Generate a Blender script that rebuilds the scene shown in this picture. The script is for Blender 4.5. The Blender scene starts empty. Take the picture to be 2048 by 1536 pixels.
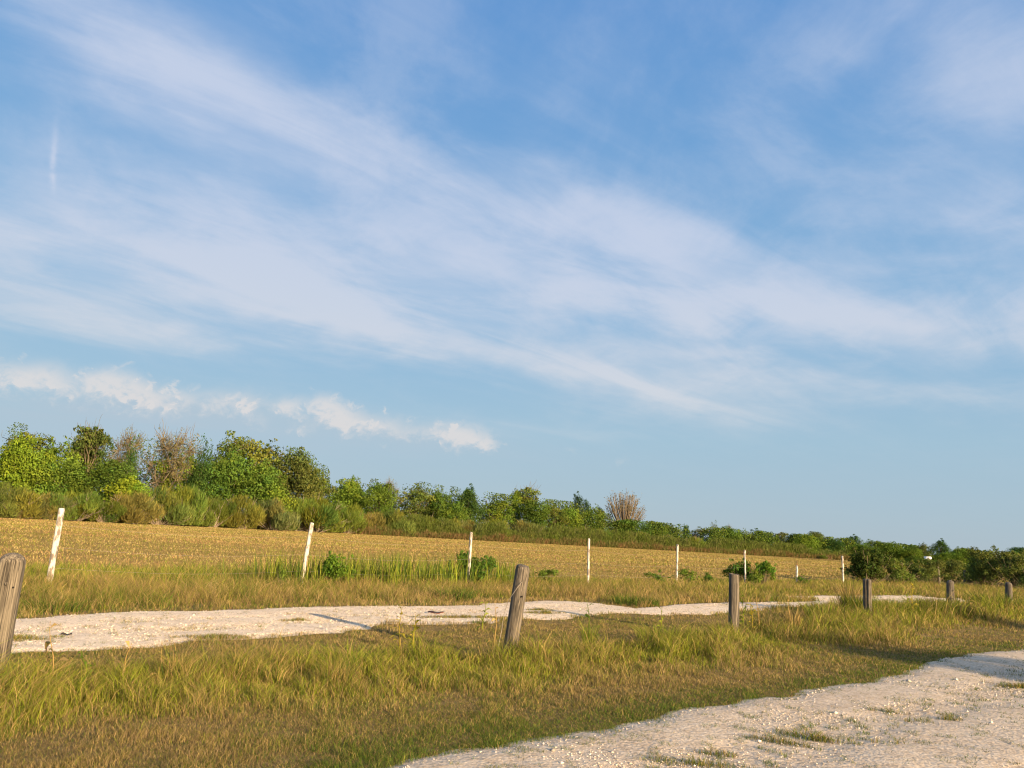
import bpy, math, random
import numpy as np
from mathutils import Matrix, Vector

C = bpy.context.scene
COL = C.collection
R_ = math.radians

# ------------------------------------------------------------------ camera
F_PX, PITCH, ROLL, EYE = 1538.0, 11.27, 3.35, 1.5
cam_d = bpy.data.cameras.new('camera')
cam_d.sensor_width = 36.0
cam_d.lens = F_PX / 2048 * 36.0
cam_d.clip_start, cam_d.clip_end = 0.05, 20000
cam = bpy.data.objects.new('camera', cam_d)
COL.objects.link(cam)
CAMR = (Matrix.Rotation(R_(90 + PITCH), 3, 'X') @ Matrix.Rotation(R_(ROLL), 3, 'Z'))
cam.matrix_world = Matrix.Translation((0, 0, EYE)) @ CAMR.to_4x4()
C.camera = cam


def ray(px, py):
    return CAMR @ Vector(((px - 1024) / F_PX, (768 - py) / F_PX, -1.0))


def G(px, py):                                   # where a sight line meets the flat ground
    d = ray(px, py)
    t = -EYE / d.z
    return (d.x * t, d.y * t)


def spot(px, depth):                             # ground point in a direction, `depth` metres ahead
    lo, hi = 900.0, 4000.0
    for _ in range(50):
        m = (lo + hi) / 2
        d = ray(px, m)
        if d.z >= 0 or d.y * (-EYE / d.z) > depth: lo = m
        else: hi = m
    return G(px, hi)


def z_at(px, py, depth):                         # height seen at a pixel when it stands `depth` metres ahead
    d = ray(px, py)
    return EYE + d.z / d.y * depth


# ------------------------------------------------------------------ sun, sky, exposure
SUN_EL, SUN_AZ = 12.5, 138.0                       # azimuth clockwise from straight ahead (+Y)
sun_d = bpy.data.lights.new('sun', 'SUN')
sun_d.energy = 5.0
sun_d.angle = R_(0.5)
sun_d.color = (1.0, 0.72, 0.42)
sun = bpy.data.objects.new('sun', sun_d)
COL.objects.link(sun)
to_sun = Vector((math.sin(R_(SUN_AZ)) * math.cos(R_(SUN_EL)), math.cos(R_(SUN_AZ)) * math.cos(R_(SUN_EL)), math.sin(R_(SUN_EL))))
sun.rotation_euler = to_sun.to_track_quat('Z', 'Y').to_euler()

C.view_settings.view_transform = 'Standard'
C.view_settings.look = 'None'
EXPO = 1.3
C.view_settings.exposure = EXPO
C.view_settings.gamma = 1.0
C.view_settings.use_curve_mapping = False
C.cycles.max_bounces = 6
C.cycles.diffuse_bounces = 3
C.cycles.transmission_bounces = 3
C.cycles.use_denoising = True
C.cycles.filter_width = 1.15

world = bpy.data.worlds.new('World')
C.world = world
world.cycles.sampling_method = 'MANUAL'
world.cycles.sample_map_resolution = 256
world.use_nodes = True
WT = world.node_tree
WT.nodes.clear()


def wn(t, **k):
    n = WT.nodes.new(t)
    for a, b in k.items(): setattr(n, a, b)
    return n


def put(sock, v):
    if hasattr(v, 'is_linked') or hasattr(v, 'links'): WT.links.new(v, sock)
    else: sock.default_value = v


def mth(op, a, b=None, c=None, clamp=False):
    n = wn('ShaderNodeMath', operation=op, use_clamp=clamp)
    put(n.inputs[0], a)
    if b is not None: put(n.inputs[1], b)
    if c is not None: put(n.inputs[2], c)
    return n.outputs[0]


def vth(op, a, b=None):
    n = wn('ShaderNodeVectorMath', operation=op)
    put(n.inputs[0], a)
    if b is not None: put(n.inputs[1], b)
    return n.outputs[0]


def noise(vec, scale, detail=4, rough=0.55, dist=0.0, out=0):
    n = wn('ShaderNodeTexNoise')
    put(n.inputs['Vector'], vec)
    n.inputs['Scale'].default_value = scale
    n.inputs['Detail'].default_value = detail
    n.inputs['Roughness'].default_value = rough
    n.inputs['Distortion'].default_value = dist
    return n.outputs[out]


def mixc(f, a, b):
    n = wn('ShaderNodeMix', data_type='RGBA')
    put(n.inputs[0], f); put(n.inputs[6], a); put(n.inputs[7], b)
    return n.outputs[2]


def smooth(v, a, b, lo=0.0, hi=1.0):
    n = wn('ShaderNodeMapRange', interpolation_type='SMOOTHSTEP')
    put(n.inputs[0], v)
    for i, q in enumerate((a, b, lo, hi)): n.inputs[1 + i].default_value = q
    return n.outputs[0]


def azel(px, py):
    d = ray(px, py).normalized()
    return math.atan2(d.x, d.y), math.asin(d.z)


sky = wn('ShaderNodeTexSky', sky_type='NISHITA')
sky.sun_disc = False
sky.sun_elevation = R_(SUN_EL)
sky.sun_rotation = R_(SUN_AZ)
sky.air_density, sky.dust_density, sky.ozone_density = 1.0, 0.6, 2.5

tc = wn('ShaderNodeTexCoord').outputs['Generated']
sep = wn('ShaderNodeSeparateXYZ'); WT.links.new(tc, sep.inputs[0])
dx, dy, dz = sep.outputs
az0 = mth('ARCTAN2', dx, dy)
el0 = mth('ARCSINE', dz)
# directions laid onto a high flat cloud layer, turned so that u runs along the streaks
zz = mth('ADD', mth('MAXIMUM', dz, 0.0), 0.10)
pu, pv = mth('DIVIDE', dx, zz), mth('DIVIDE', dy, zz)
cs, sn = math.cos(R_(38)), math.sin(R_(38))
lu = mth('ADD', mth('MULTIPLY', pu, cs), mth('MULTIPLY', pv, sn))
lv = mth('SUBTRACT', mth('MULTIPLY', pv, cs), mth('MULTIPLY', pu, sn))


def comb(a, b, c=0.0):
    n = wn('ShaderNodeCombineXYZ')
    put(n.inputs[0], a); put(n.inputs[1], b); put(n.inputs[2], c)
    return n.outputs[0]


streak = noise(comb(mth('MULTIPLY', lu, 0.42), mth('MULTIPLY', lv, 1.35)), 1.9, 6, 0.55, 0.9)
fine = noise(comb(mth('MULTIPLY', lu, 0.75), mth('MULTIPLY', lv, 1.5), 3.0), 5.0, 6, 0.62, 0.9)
# bend the sky coordinates a little so that cloud edges wander
wv = noise(comb(mth('MULTIPLY', az0, 1.0), mth('MULTIPLY', el0, 2.0)), 6.0, 4, 0.55, 0.0, 1)
ws = wn('ShaderNodeSeparateXYZ'); WT.links.new(wv, ws.inputs[0])
az = mth('MULTIPLY_ADD', mth('SUBTRACT', ws.outputs[0], 0.5), 0.10, az0)
el = mth('MULTIPLY_ADD', mth('SUBTRACT', ws.outputs[1], 0.5), 0.055, el0)


AE = comb(az, el)
AE0 = comb(az0, el0)


def streak_cloud(p0, p1, hw, amp, V=None, stretch=0.62):
    a0, e0 = azel(*p0); a1, e1 = azel(*p1)
    L = math.hypot(a1 - a0, e1 - e0)
    n = wn('ShaderNodeMapping', vector_type='TEXTURE')
    put(n.inputs[0], V or AE)
    n.inputs['Location'].default_value = ((a0 + a1) / 2, (e0 + e1) / 2, 0)
    n.inputs['Rotation'].default_value = (0, 0, math.atan2(e1 - e0, a1 - a0))
    n.inputs['Scale'].default_value = (max(L * stretch, hw / F_PX), hw / F_PX, 1)
    d = wn('ShaderNodeVectorMath', operation='DOT_PRODUCT')
    WT.links.new(n.outputs[0], d.inputs[0]); WT.links.new(n.outputs[0], d.inputs[1])
    return (mth('POWER', 0.36788, d.outputs['Value']), amp)


def total(parts):
    s = 0.0
    for v, a in parts: s = mth('MULTIPLY_ADD', v, a, s)
    return s


CIRRUS = [  # ends of each streak of high cloud, half width, strength
    ((40, 10), (480, 190), 85, .55), ((230, 20), (640, 260), 80, .42), ((440, 200), (820, 330), 74, .50), ((150, 150), (560, 300), 60, .22),
    ((700, 290), (1320, 480), 95, .36), ((820, 420), (1280, 520), 100, .22), ((1100, 420), (1720, 630), 90, .34), ((1540, 612), (2100, 645), 42, .52),
    ((-60, 405), (430, 430), 75, .66), ((250, 440), (900, 550), 95, .44), ((-60, 500), (760, 600), 75, .46),
    ((700, 470), (1360, 640), 90, .46), ((1000, 560), (1360, 640), 36, .30), ((1300, 600), (1700, 690), 55, .26),
    ((540, 590), (940, 695), 36, .62), ((840, 665), (1290, 768), 40, .64), ((1180, 745), (1520, 822), 28, .46),
    ((1000, 690), (1500, 745), 50, .34), ((-60, 590), (380, 664), 36, .46), ((280, 645), (660, 705), 28, .28),
    ((1340, 690), (1535, 706), 10, .30), ((1430, 752), (1740, 768), 34, .42), ((1690, 790), (2060, 806), 22, .40),
    ((1960, -60), (1860, 160), 125, .46), ((2048, 60), (2010, 280), 95, .52), ((2090, 380), (1960, 560), 105, .54), ((1480, 170), (1800, 60), 60, .20), ((1620, 400), (1900, 250), 75, .22), ((1080, 180), (1300, 60), 70, .16), ((1880, 700), (2080, 690), 42, .34), ((1700, 60), (1500, 380), 120, .10), ((1150, 60), (1350, 300), 130, .10),
    ((620, 430), (830, 480), 40, .20), ((930, 840), (1260, 872), 18, .24), ((1050, 780), (1500, 850), 34, .26),
]
cir = total([streak_cloud(*c) for c in CIRRUS])
cir = mth('MULTIPLY', cir, mth('MULTIPLY_ADD', smooth(streak, 0.22, 0.78), 0.66, 0.58))
cir = mth('ADD', cir, mth('MULTIPLY', mth('SUBTRACT', fine, 0.5), mth('MULTIPLY_ADD', cir, 0.42, 0.12)))
mott = noise(comb(mth('MULTIPLY', pu, 1.0), mth('MULTIPLY', pv, 0.8), 7.0), 2.6, 7, 0.62, 0.4)
wisp = mth('ADD', mth('MULTIPLY', smooth(streak, 0.35, 0.80), 0.26), mth('MULTIPLY', smooth(mott, 0.36, 0.72), 0.36))
cir = mth('ADD', cir, mth('MULTIPLY', wisp, smooth(el0, 0.07, 0.30, 0.15, 1.0)))
cir = smooth(cir, -0.05, 1.25, 0.0, 0.85)
# the short condensation trail on the left
trail = total([streak_cloud((112, 235), (108, 300), 6, .22, AE0, .5), streak_cloud((110, 285), (104, 345), 5, .45, AE0, .5), streak_cloud((104, 330), (107, 385), 5, .42, AE0, .5)])
trail = mth('MULTIPLY', trail, smooth(noise(comb(az0, el0), 90.0, 3), 0.3, 0.65, 0.2, 0.75))
cir = mth('ADD', cir, trail)

# heaped clouds low on the left: soft lumps broken up by noise, flat fading undersides
PUFF = [((5, 750), 38, 1), ((55, 760), 36, .7), ((100, 755), 44, 1.0), ((150, 778), 36, .55), ((205, 765), 40, 1.15), ((255, 778), 42, 1.15), ((305, 797), 40, .95), ((365, 803), 36, .9),
        ((430, 800), 38, .75), ((490, 803), 36, .8), ((535, 815), 28, .45), ((580, 812), 30, 1.0), ((645, 812), 38, 1.2), ((684, 832), 36, 1.0), ((725, 848), 34, .75), ((780, 855), 38, .9),
        ((840, 864), 30, .6), ((895, 868), 36, 1.05), ((942, 874), 36, 1.1), ((980, 886), 22, .9), ((775, 815), 9, .7), ((1140, 903), 20, .5), ((1250, 918), 20, .4), ((520, 852), 24, .5), ((610, 858), 28, .5)]
pn = noise(comb(az0, mth('MULTIPLY', el0, 1.25)), 40.0, 6, 0.64, 0.3)
pa = mth('MULTIPLY_ADD', mth('SUBTRACT', pn, 0.5), 0.045, az0)
pe = mth('MULTIPLY_ADD', mth('SUBTRACT', pn, 0.5), 0.042, el0)
PAE = comb(pa, pe)
vor = wn('ShaderNodeTexVoronoi', feature='SMOOTH_F1')
WT.links.new(comb(pa, mth('MULTIPLY', pe, 1.2)), vor.inputs['Vector'])
vor.inputs['Scale'].default_value = 46.0
vor.inputs['Smoothness'].default_value = 0.35
vor.inputs['Detail'].default_value = 1.5
bil = smooth(vor.outputs['Distance'], 0.75, 0.15)
parts = []
for (p, r, a) in PUFF:
    parts.append(streak_cloud((p[0] - r, p[1] - r * .0 - 2), (p[0] + r, p[1] + 2), r * .78, a, PAE, .5))
puff = total(parts)
puff = mth('MULTIPLY', puff, mth('MULTIPLY_ADD', bil, 0.75, mth('MULTIPLY_ADD', pn, 1.0, -0.08)))
puff_a = smooth(puff, 0.08, 0.66, 0.0, 0.70)
# grey-blue veil beneath them
veil = total([streak_cloud((-40, 800), (520, 838), 46, .75), streak_cloud((500, 842), (1010, 900), 38, .75), streak_cloud((-40, 850), (700, 930), 60, .4)])
veil = mth('MULTIPLY', veil, mth('MULTIPLY_ADD', streak, 0.8, 0.5), clamp=True)

SKY_K = 0.06
def lin(r, g, b, k=1.0):
    f = lambda c: ((c / 255 + .055) / 1.055) ** 2.4 if c > 10 else c / 255 / 12.92
    k = k * 2.0 ** -EXPO
    return (f(r) / SKY_K * k, f(g) / SKY_K * k, f(b) / SKY_K * k, 1)
ramp = wn('ShaderNodeValToRGB')
WT.links.new(mth('MULTIPLY', el0, 1.5), ramp.inputs[0])       # position 1.0 = 38 degrees up
E_ = ramp.color_ramp.elements
STOPS = [(0.0, (174, 190, 202)), (0.06, (171, 192, 206)), (0.2, (163, 194, 214)), (0.42, (138, 183, 219)), (0.75, (112, 164, 215)), (1.0, (98, 152, 212))]
while len(E_) < len(STOPS): E_.new(0.5)
for e_, (p_, c_) in zip(E_, STOPS):
    e_.position = p_; e_.color = lin(*c_, k=SKY_K)
air = wn('ShaderNodeVectorMath', operation='SCALE')
WT.links.new(ramp.outputs[0], air.inputs[0]); air.inputs['Scale'].default_value = 1 / SKY_K
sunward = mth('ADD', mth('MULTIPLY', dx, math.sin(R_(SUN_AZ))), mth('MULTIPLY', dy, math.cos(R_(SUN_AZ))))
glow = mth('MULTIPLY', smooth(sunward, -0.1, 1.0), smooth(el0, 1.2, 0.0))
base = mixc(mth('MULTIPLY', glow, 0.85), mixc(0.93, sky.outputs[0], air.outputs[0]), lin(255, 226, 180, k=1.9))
c1 = mixc(cir, base, mixc(smooth(el0, 0.06, 0.42), lin(220, 221, 223), lin(204, 213, 233)))
c2 = mixc(veil, c1, lin(178, 197, 212))
c3 = mixc(puff_a, c2, lin(233, 225, 221))
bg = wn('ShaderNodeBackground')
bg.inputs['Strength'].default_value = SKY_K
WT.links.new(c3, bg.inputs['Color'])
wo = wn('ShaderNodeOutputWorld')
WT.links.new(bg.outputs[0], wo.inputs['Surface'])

# ------------------------------------------------------------------ helpers
def rng(seed): return np.random.default_rng(seed)


def _hash(i, j, s):
    n = (i * 374761393 + j * 668265263 + s * 1274126177) & 0xffffffff
    n = ((n ^ (n >> 13)) * 1274126177) & 0xffffffff
    return ((n ^ (n >> 16)) & 0xffff) / 65535.0


def vnoise(x, y, s=0):
    x = np.asarray(x, float); y = np.asarray(y, float)
    i, j = np.floor(x).astype(np.int64), np.floor(y).astype(np.int64)
    u, v = x - i, y - j
    u, v = u * u * (3 - 2 * u), v * v * (3 - 2 * v)
    a, b = _hash(i, j, s), _hash(i + 1, j, s)
    c, d = _hash(i, j + 1, s), _hash(i + 1, j + 1, s)
    return (a * (1 - u) + b * u) * (1 - v) + (c * (1 - u) + d * u) * v


def fbm(x, y, s=0, o=4):
    t, k, n = 0.0, 0.5, 0.0
    for q in range(o):
        t = t + k * vnoise(x, y, s + q * 17); n += k
        x, y, k = np.asarray(x) * 2.03 + 5.1, np.asarray(y) * 2.03 + 1.7, k * .5
    return t / n


def sstep(a, b, x):
    t = np.clip((x - a) / (b - a), 0, 1)
    return t * t * (3 - 2 * t)


def seg_dist(P, x, y):                           # signed distance to an open polyline, left of its direction positive; and run along it
    best = np.full(x.shape, 1e9); sg = np.zeros(x.shape); run = np.zeros(x.shape); acc = 0.0
    for k in range(len(P) - 1):
        (x0, y0), (x1, y1) = P[k], P[k + 1]
        ex, ey = x1 - x0, y1 - y0
        L = math.hypot(ex, ey)
        t = ((x - x0) * ex + (y - y0) * ey) / L / L
        lo, hi = (-1e3 if k == 0 else 0), (1e3 if k == len(P) - 2 else 1)
        tc_ = np.clip(t, lo, hi)
        d = np.hypot(x - x0 - tc_ * ex, y - y0 - tc_ * ey)
        m = d < best
        best = np.where(m, d, best)
        sg = np.where(m, np.sign(ex * (y - y0) - ey * (x - x0)), sg)
        run = np.where(m, acc + tc_ * L, run)
        acc += L
    return best * sg, run


def poly_sd(P, x, y):                            # signed distance to a closed polygon, inside positive
    best = np.full(x.shape, 1e9); ins = np.zeros(x.shape, bool)
    n = len(P)
    for k in range(n):
        (x0, y0), (x1, y1) = P[k], P[(k + 1) % n]
        ex, ey = x1 - x0, y1 - y0
        t = np.clip(((x - x0) * ex + (y - y0) * ey) / (ex * ex + ey * ey + 1e-12), 0, 1)
        best = np.minimum(best, np.hypot(x - x0 - t * ex, y - y0 - t * ey))
        c = ((y0 > y) != (y1 > y))
        with np.errstate(divide='ignore', invalid='ignore'):
            xi = (x1 - x0) * (y - y0) / (y1 - y0 + 1e-12) + x0
        ins ^= c & (x < xi)
    return np.where(ins, best, -best)


def mesh(name, V, faces, col=None, smooth_=False):
    V = np.asarray(V, np.float32).reshape(-1, 3)
    me = bpy.data.meshes.new(name)
    me.vertices.add(len(V)); me.vertices.foreach_set('co', V.ravel())
    faces = [np.asarray(f, np.int32) for f in faces if len(f)]
    idx = np.concatenate([f.ravel() for f in faces])
    tot = np.concatenate([np.full(len(f), f.shape[1], np.int32) for f in faces])
    st = np.concatenate([[0], np.cumsum(tot)[:-1]]).astype(np.int32)
    me.loops.add(len(idx)); me.loops.foreach_set('vertex_index', idx)
    me.polygons.add(len(tot)); me.polygons.foreach_set('loop_start', st)
    if smooth_: me.polygons.foreach_set('use_smooth', np.ones(len(tot), bool))
    if col is not None:
        c = np.ones((len(V), 4), np.float32); c[:, :3] = col
        me.attributes.new('Col', 'FLOAT_COLOR', 'POINT').data.foreach_set('color', c.ravel())
    me.update()
    me.validate()
    return me


def put_obj(name, me, mat, parent=None, loc=(0, 0, 0), rz=0.0):
    o = bpy.data.objects.new(name, me)
    COL.objects.link(o)
    if mat and not me.materials: me.materials.append(mat)
    o.parent = parent
    o.location = loc
    o.rotation_euler = (0, 0, rz)
    return o


def tag(o, label=None, cat=None, group=None, kind=None):
    for k, v in (('label', label), ('category', cat), ('group', group), ('kind', kind)):
        if v: o[k] = v
    return o


def empty(name, loc, rz=0.0):
    o = bpy.data.objects.new(name, None)
    o.empty_display_size = 0.2
    COL.objects.link(o); o.location = loc; o.rotation_euler = (0, 0, rz)
    return o


class Soup:                                      # collects vertices, faces and colours into one mesh
    def __init__(s): s.V, s.T, s.Q, s.c, s.n = [], [], [], [], 0

    def add(s, V, T=None, Q=None, col=(1, 1, 1)):
        V = np.asarray(V, float).reshape(-1, 3)
        c = np.broadcast_to(np.asarray(col, float), (len(V), 3))
        s.V.append(V); s.c.append(c)
        if T is not None and len(T): s.T.append(np.asarray(T) + s.n)
        if Q is not None and len(Q): s.Q.append(np.asarray(Q) + s.n)
        s.n += len(V)

    def mesh(s, name, smooth_=False):
        f = []
        if s.Q: f.append(np.concatenate(s.Q))
        if s.T: f.append(np.concatenate(s.T))
        return mesh(name, np.concatenate(s.V), f, np.concatenate(s.c), smooth_)


def tube(S, pts, rad, n=6, col=(1, 1, 1), cap=True):
    pts = [np.asarray(p, float) for p in pts]
    V, Q = [], []
    for k, p in enumerate(pts):
        a = pts[min(k + 1, len(pts) - 1)] - pts[max(k - 1, 0)]
        a = a / (np.linalg.norm(a) + 1e-9)
        u = np.cross(a, (0.3, 0.9, 0.1) if abs(a[2]) > .8 else (0, 0, 1)); u /= np.linalg.norm(u)
        w = np.cross(a, u)
        for i in range(n):
            t = 2 * math.pi * i / n
            V.append(p + rad[k] * (math.cos(t) * u + math.sin(t) * w))
    for k in range(len(pts) - 1):
        for i in range(n):
            Q.append((k * n + i, k * n + (i + 1) % n, (k + 1) * n + (i + 1) % n, (k + 1) * n + i))
    T = []
    if cap:
        V.append(pts[-1]); e = len(V) - 1; b = (len(pts) - 1) * n
        T = [(b + i, b + (i + 1) % n, e) for i in range(n)]
    S.add(V, T, Q, col)


# ------------------------------------------------------------------ materials
def mat(name):
    m = bpy.data.materials.new(name)
    m.use_nodes = True
    nt = m.node_tree
    nt.nodes.clear()
    out = nt.nodes.new('ShaderNodeOutputMaterial')
    return m, nt, out


def nd(nt, t, ins=None, **k):
    n = nt.nodes.new(t)
    for a, b in k.items(): setattr(n, a, b)
    for a, b in (ins or {}).items():
        if isinstance(b, bpy.types.NodeSocket): nt.links.new(b, n.inputs[a])
        else: n.inputs[a].default_value = b
    return n


def ramp_(nt, fac, stops):
    n = nt.nodes.new('ShaderNodeValToRGB')
    nt.links.new(fac, n.inputs[0])
    e = n.color_ramp.elements
    while len(e) < len(stops): e.new(.5)
    for q, (p, c) in zip(e, stops): q.position = p; q.color = (*c, 1) if len(c) == 3 else c
    return n.outputs[0]


def mixn(nt, f, a, b, mode='MIX'):
    n = nt.nodes.new('ShaderNodeMix'); n.data_type = 'RGBA'; n.blend_type = mode
    for i, v in ((0, f), (6, a), (7, b)):
        if isinstance(v, bpy.types.NodeSocket): nt.links.new(v, n.inputs[i])
        else: n.inputs[i].default_value = v if i == 0 else (*v, 1)
    return n.outputs[2]


def leaf_mat(name, trans=0.35, tint=True, warm=(1.0, 1.05, 0.55)):
    m, nt, out = mat(name)
    a = nd(nt, 'ShaderNodeAttribute', attribute_name='Col').outputs['Color']
    if tint:
        oi = nd(nt, 'ShaderNodeObjectInfo')
        a = mixn(nt, 1.0, a, oi.outputs['Color'], 'MULTIPLY')
    d = nd(nt, 'ShaderNodeBsdfDiffuse', {'Color': a})
    t = nd(nt, 'ShaderNodeBsdfTranslucent', {'Color': mixn(nt, 1.0, a, warm, 'MULTIPLY')})
    x = nd(nt, 'ShaderNodeMixShader', {0: trans, 1: d.outputs[0], 2: t.outputs[0]})
    nt.links.new(x.outputs[0], out.inputs[0])
    return m


M_LEAF = leaf_mat('leaves')
M_GRASS = leaf_mat('grass_blades', 0.25, False, (1.0, 1.0, 0.7))


def bark_mat(name, dark, light, scale=6.0):
    m, nt, out = mat(name)
    tc_ = nd(nt, 'ShaderNodeTexCoord')
    mp = nd(nt, 'ShaderNodeMapping', {0: tc_.outputs['Object'], 'Scale': (scale, scale, scale * .2)})
    n = nd(nt, 'ShaderNodeTexNoise', {'Vector': mp.outputs[0], 'Scale': 1.0, 'Detail': 5})
    c = ramp_(nt, n.outputs[0], [(.3, dark), (.7, light)])
    b = nd(nt, 'ShaderNodeBump', {'Height': n.outputs[0], 'Strength': .5, 'Distance': .05})
    p = nd(nt, 'ShaderNodeBsdfPrincipled', {'Base Color': c, 'Roughness': .9, 'Normal': b.outputs[0]})
    nt.links.new(p.outputs[0], out.inputs[0])
    return m


M_BARK = bark_mat('bark', (.075, .058, .034), (.20, .165, .100))
M_PALEBARK = bark_mat('pale_bark', (.14, .11, .08), (.34, .28, .20))


def wood_mat(name, dark, mid, light, stain=.5):
    """weathered timber: long vertical grain, drying cracks, grey bleaching, blotchy stains"""
    m, nt, out = mat(name)
    tc_ = nd(nt, 'ShaderNodeTexCoord').outputs['Object']
    oi = nd(nt, 'ShaderNodeObjectInfo')
    off = nd(nt, 'ShaderNodeVectorMath', {0: (13.1, 7.7, 3.3)}, operation='SCALE')
    nt.links.new(oi.outputs['Random'], off.inputs['Scale'])
    v = nd(nt, 'ShaderNodeVectorMath', {0: tc_, 1: off.outputs[0]}, operation='ADD').outputs[0]
    g = nd(nt, 'ShaderNodeTexNoise', {'Vector': nd(nt, 'ShaderNodeMapping', {0: v, 'Scale': (95, 95, 2.0)}).outputs[0], 'Scale': 1.0, 'Detail': 6, 'Roughness': .65}).outputs[0]
    ck = nd(nt, 'ShaderNodeTexNoise', {'Vector': nd(nt, 'ShaderNodeMapping', {0: v, 'Scale': (26, 26, .9)}).outputs[0], 'Scale': 1.0, 'Detail': 3, 'Roughness': .5, 'Distortion': .3}).outputs[0]
    bl = nd(nt, 'ShaderNodeTexNoise', {'Vector': nd(nt, 'ShaderNodeMapping', {0: v, 'Scale': (9, 9, 2.6)}).outputs[0], 'Scale': 1.0, 'Detail': 4, 'Roughness': .6}).outputs[0]
    c = ramp_(nt, g, [(.36, dark), (.5, mid), (.64, light)])
    c = mixn(nt, ramp_(nt, bl, [(.48, (0, 0, 0)), (.64, (stain,) * 3)]), c, dark)
    crack = ramp_(nt, ck, [(.47, (0, 0, 0)), (.5, (1, 1, 1)), (.53, (0, 0, 0))])
    c = mixn(nt, nd(nt, 'ShaderNodeMath', {0: crack, 1: .8}, operation='MULTIPLY').outputs[0], c, tuple(q * .3 for q in dark))
    h = nd(nt, 'ShaderNodeMath', {0: g, 1: crack}, operation='SUBTRACT').outputs[0]
    b = nd(nt, 'ShaderNodeBump', {'Height': h, 'Strength': .7, 'Distance': .008})
    p = nd(nt, 'ShaderNodeBsdfPrincipled', {'Base Color': c, 'Roughness': .88, 'Normal': b.outputs[0]})
    nt.links.new(p.outputs[0], out.inputs[0])
    return m


M_WOOD = wood_mat('weathered_timber', (.028, .024, .019), (.105, .090, .070), (.22, .19, .148))
M_PALEWOOD = wood_mat('bleached_timber', (.060, .050, .037), (.135, .115, .086), (.235, .205, .155), .7)


def paint_mat():
    m, nt, out = mat('peeling_white_paint')
    tc_ = nd(nt, 'ShaderNodeTexCoord').outputs['Object']
    oi = nd(nt, 'ShaderNodeObjectInfo')
    off = nd(nt, 'ShaderNodeVectorMath', {0: (9.1, 5.7, 11.3)}, operation='SCALE')
    nt.links.new(oi.outputs['Random'], off.inputs['Scale'])
    v = nd(nt, 'ShaderNodeVectorMath', {0: tc_, 1: off.outputs[0]}, operation='ADD').outputs[0]
    a = nd(nt, 'ShaderNodeTexNoise', {'Vector': nd(nt, 'ShaderNodeMapping', {0: v, 'Scale': (14, 14, 5)}).outputs[0], 'Scale': 1.0, 'Detail': 6, 'Roughness': .65}).outputs[0]
    f = ramp_(nt, a, [(.475, (0, 0, 0)), (.56, (1, 1, 1))])
    c = mixn(nt, f, (.54, .51, .46), (.15, .125, .10))
    d = nd(nt, 'ShaderNodeTexNoise', {'Vector': nd(nt, 'ShaderNodeMapping', {0: v, 'Scale': (40, 40, 6)}).outputs[0], 'Scale': 1.0, 'Detail': 3}).outputs[0]
    c = mixn(nt, ramp_(nt, d, [(.45, (0, 0, 0)), (.8, (.5, .5, .5))]), c, (.5, .45, .37))
    b = nd(nt, 'ShaderNodeBump', {'Height': a, 'Strength': .4, 'Distance': .01})
    p = nd(nt, 'ShaderNodeBsdfPrincipled', {'Base Color': c, 'Roughness': .75, 'Normal': b.outputs[0]})
    nt.links.new(p.outputs[0], out.inputs[0])
    return m


M_PAINT = paint_mat()


def simple_mat(name, c, rough=.8, metal=0.0):
    m, nt, out = mat(name)
    tc_ = nd(nt, 'ShaderNodeTexCoord').outputs['Object']
    n = nd(nt, 'ShaderNodeTexNoise', {'Vector': tc_, 'Scale': 12.0, 'Detail': 4}).outputs[0]
    col = ramp_(nt, n, [(.3, tuple(q * .75 for q in c)), (.7, tuple(min(1, q * 1.15) for q in c))])
    p = nd(nt, 'ShaderNodeBsdfPrincipled', {'Base Color': col, 'Roughness': rough, 'Metallic': metal})
    nt.links.new(p.outputs[0], out.inputs[0])
    return m


M_HOLE = simple_mat('dark_hole', (.012, .01, .008), .95)
M_RUST = simple_mat('rusty_steel', (.16, .07, .035), .8, .3)
M_WIRE = simple_mat('old_wire', (.35, .30, .25), .5, .5)
M_ROOF = simple_mat('white_sheet_roof', (.80, .80, .78), .5)
M_WALL = simple_mat('pale_siding', (.55, .50, .42), .8)
M_DEAD = simple_mat('dead_leaf', (.20, .07, .035), .8)
M_STICK = simple_mat('dry_stick', (.19, .14, .10), .9)


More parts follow.
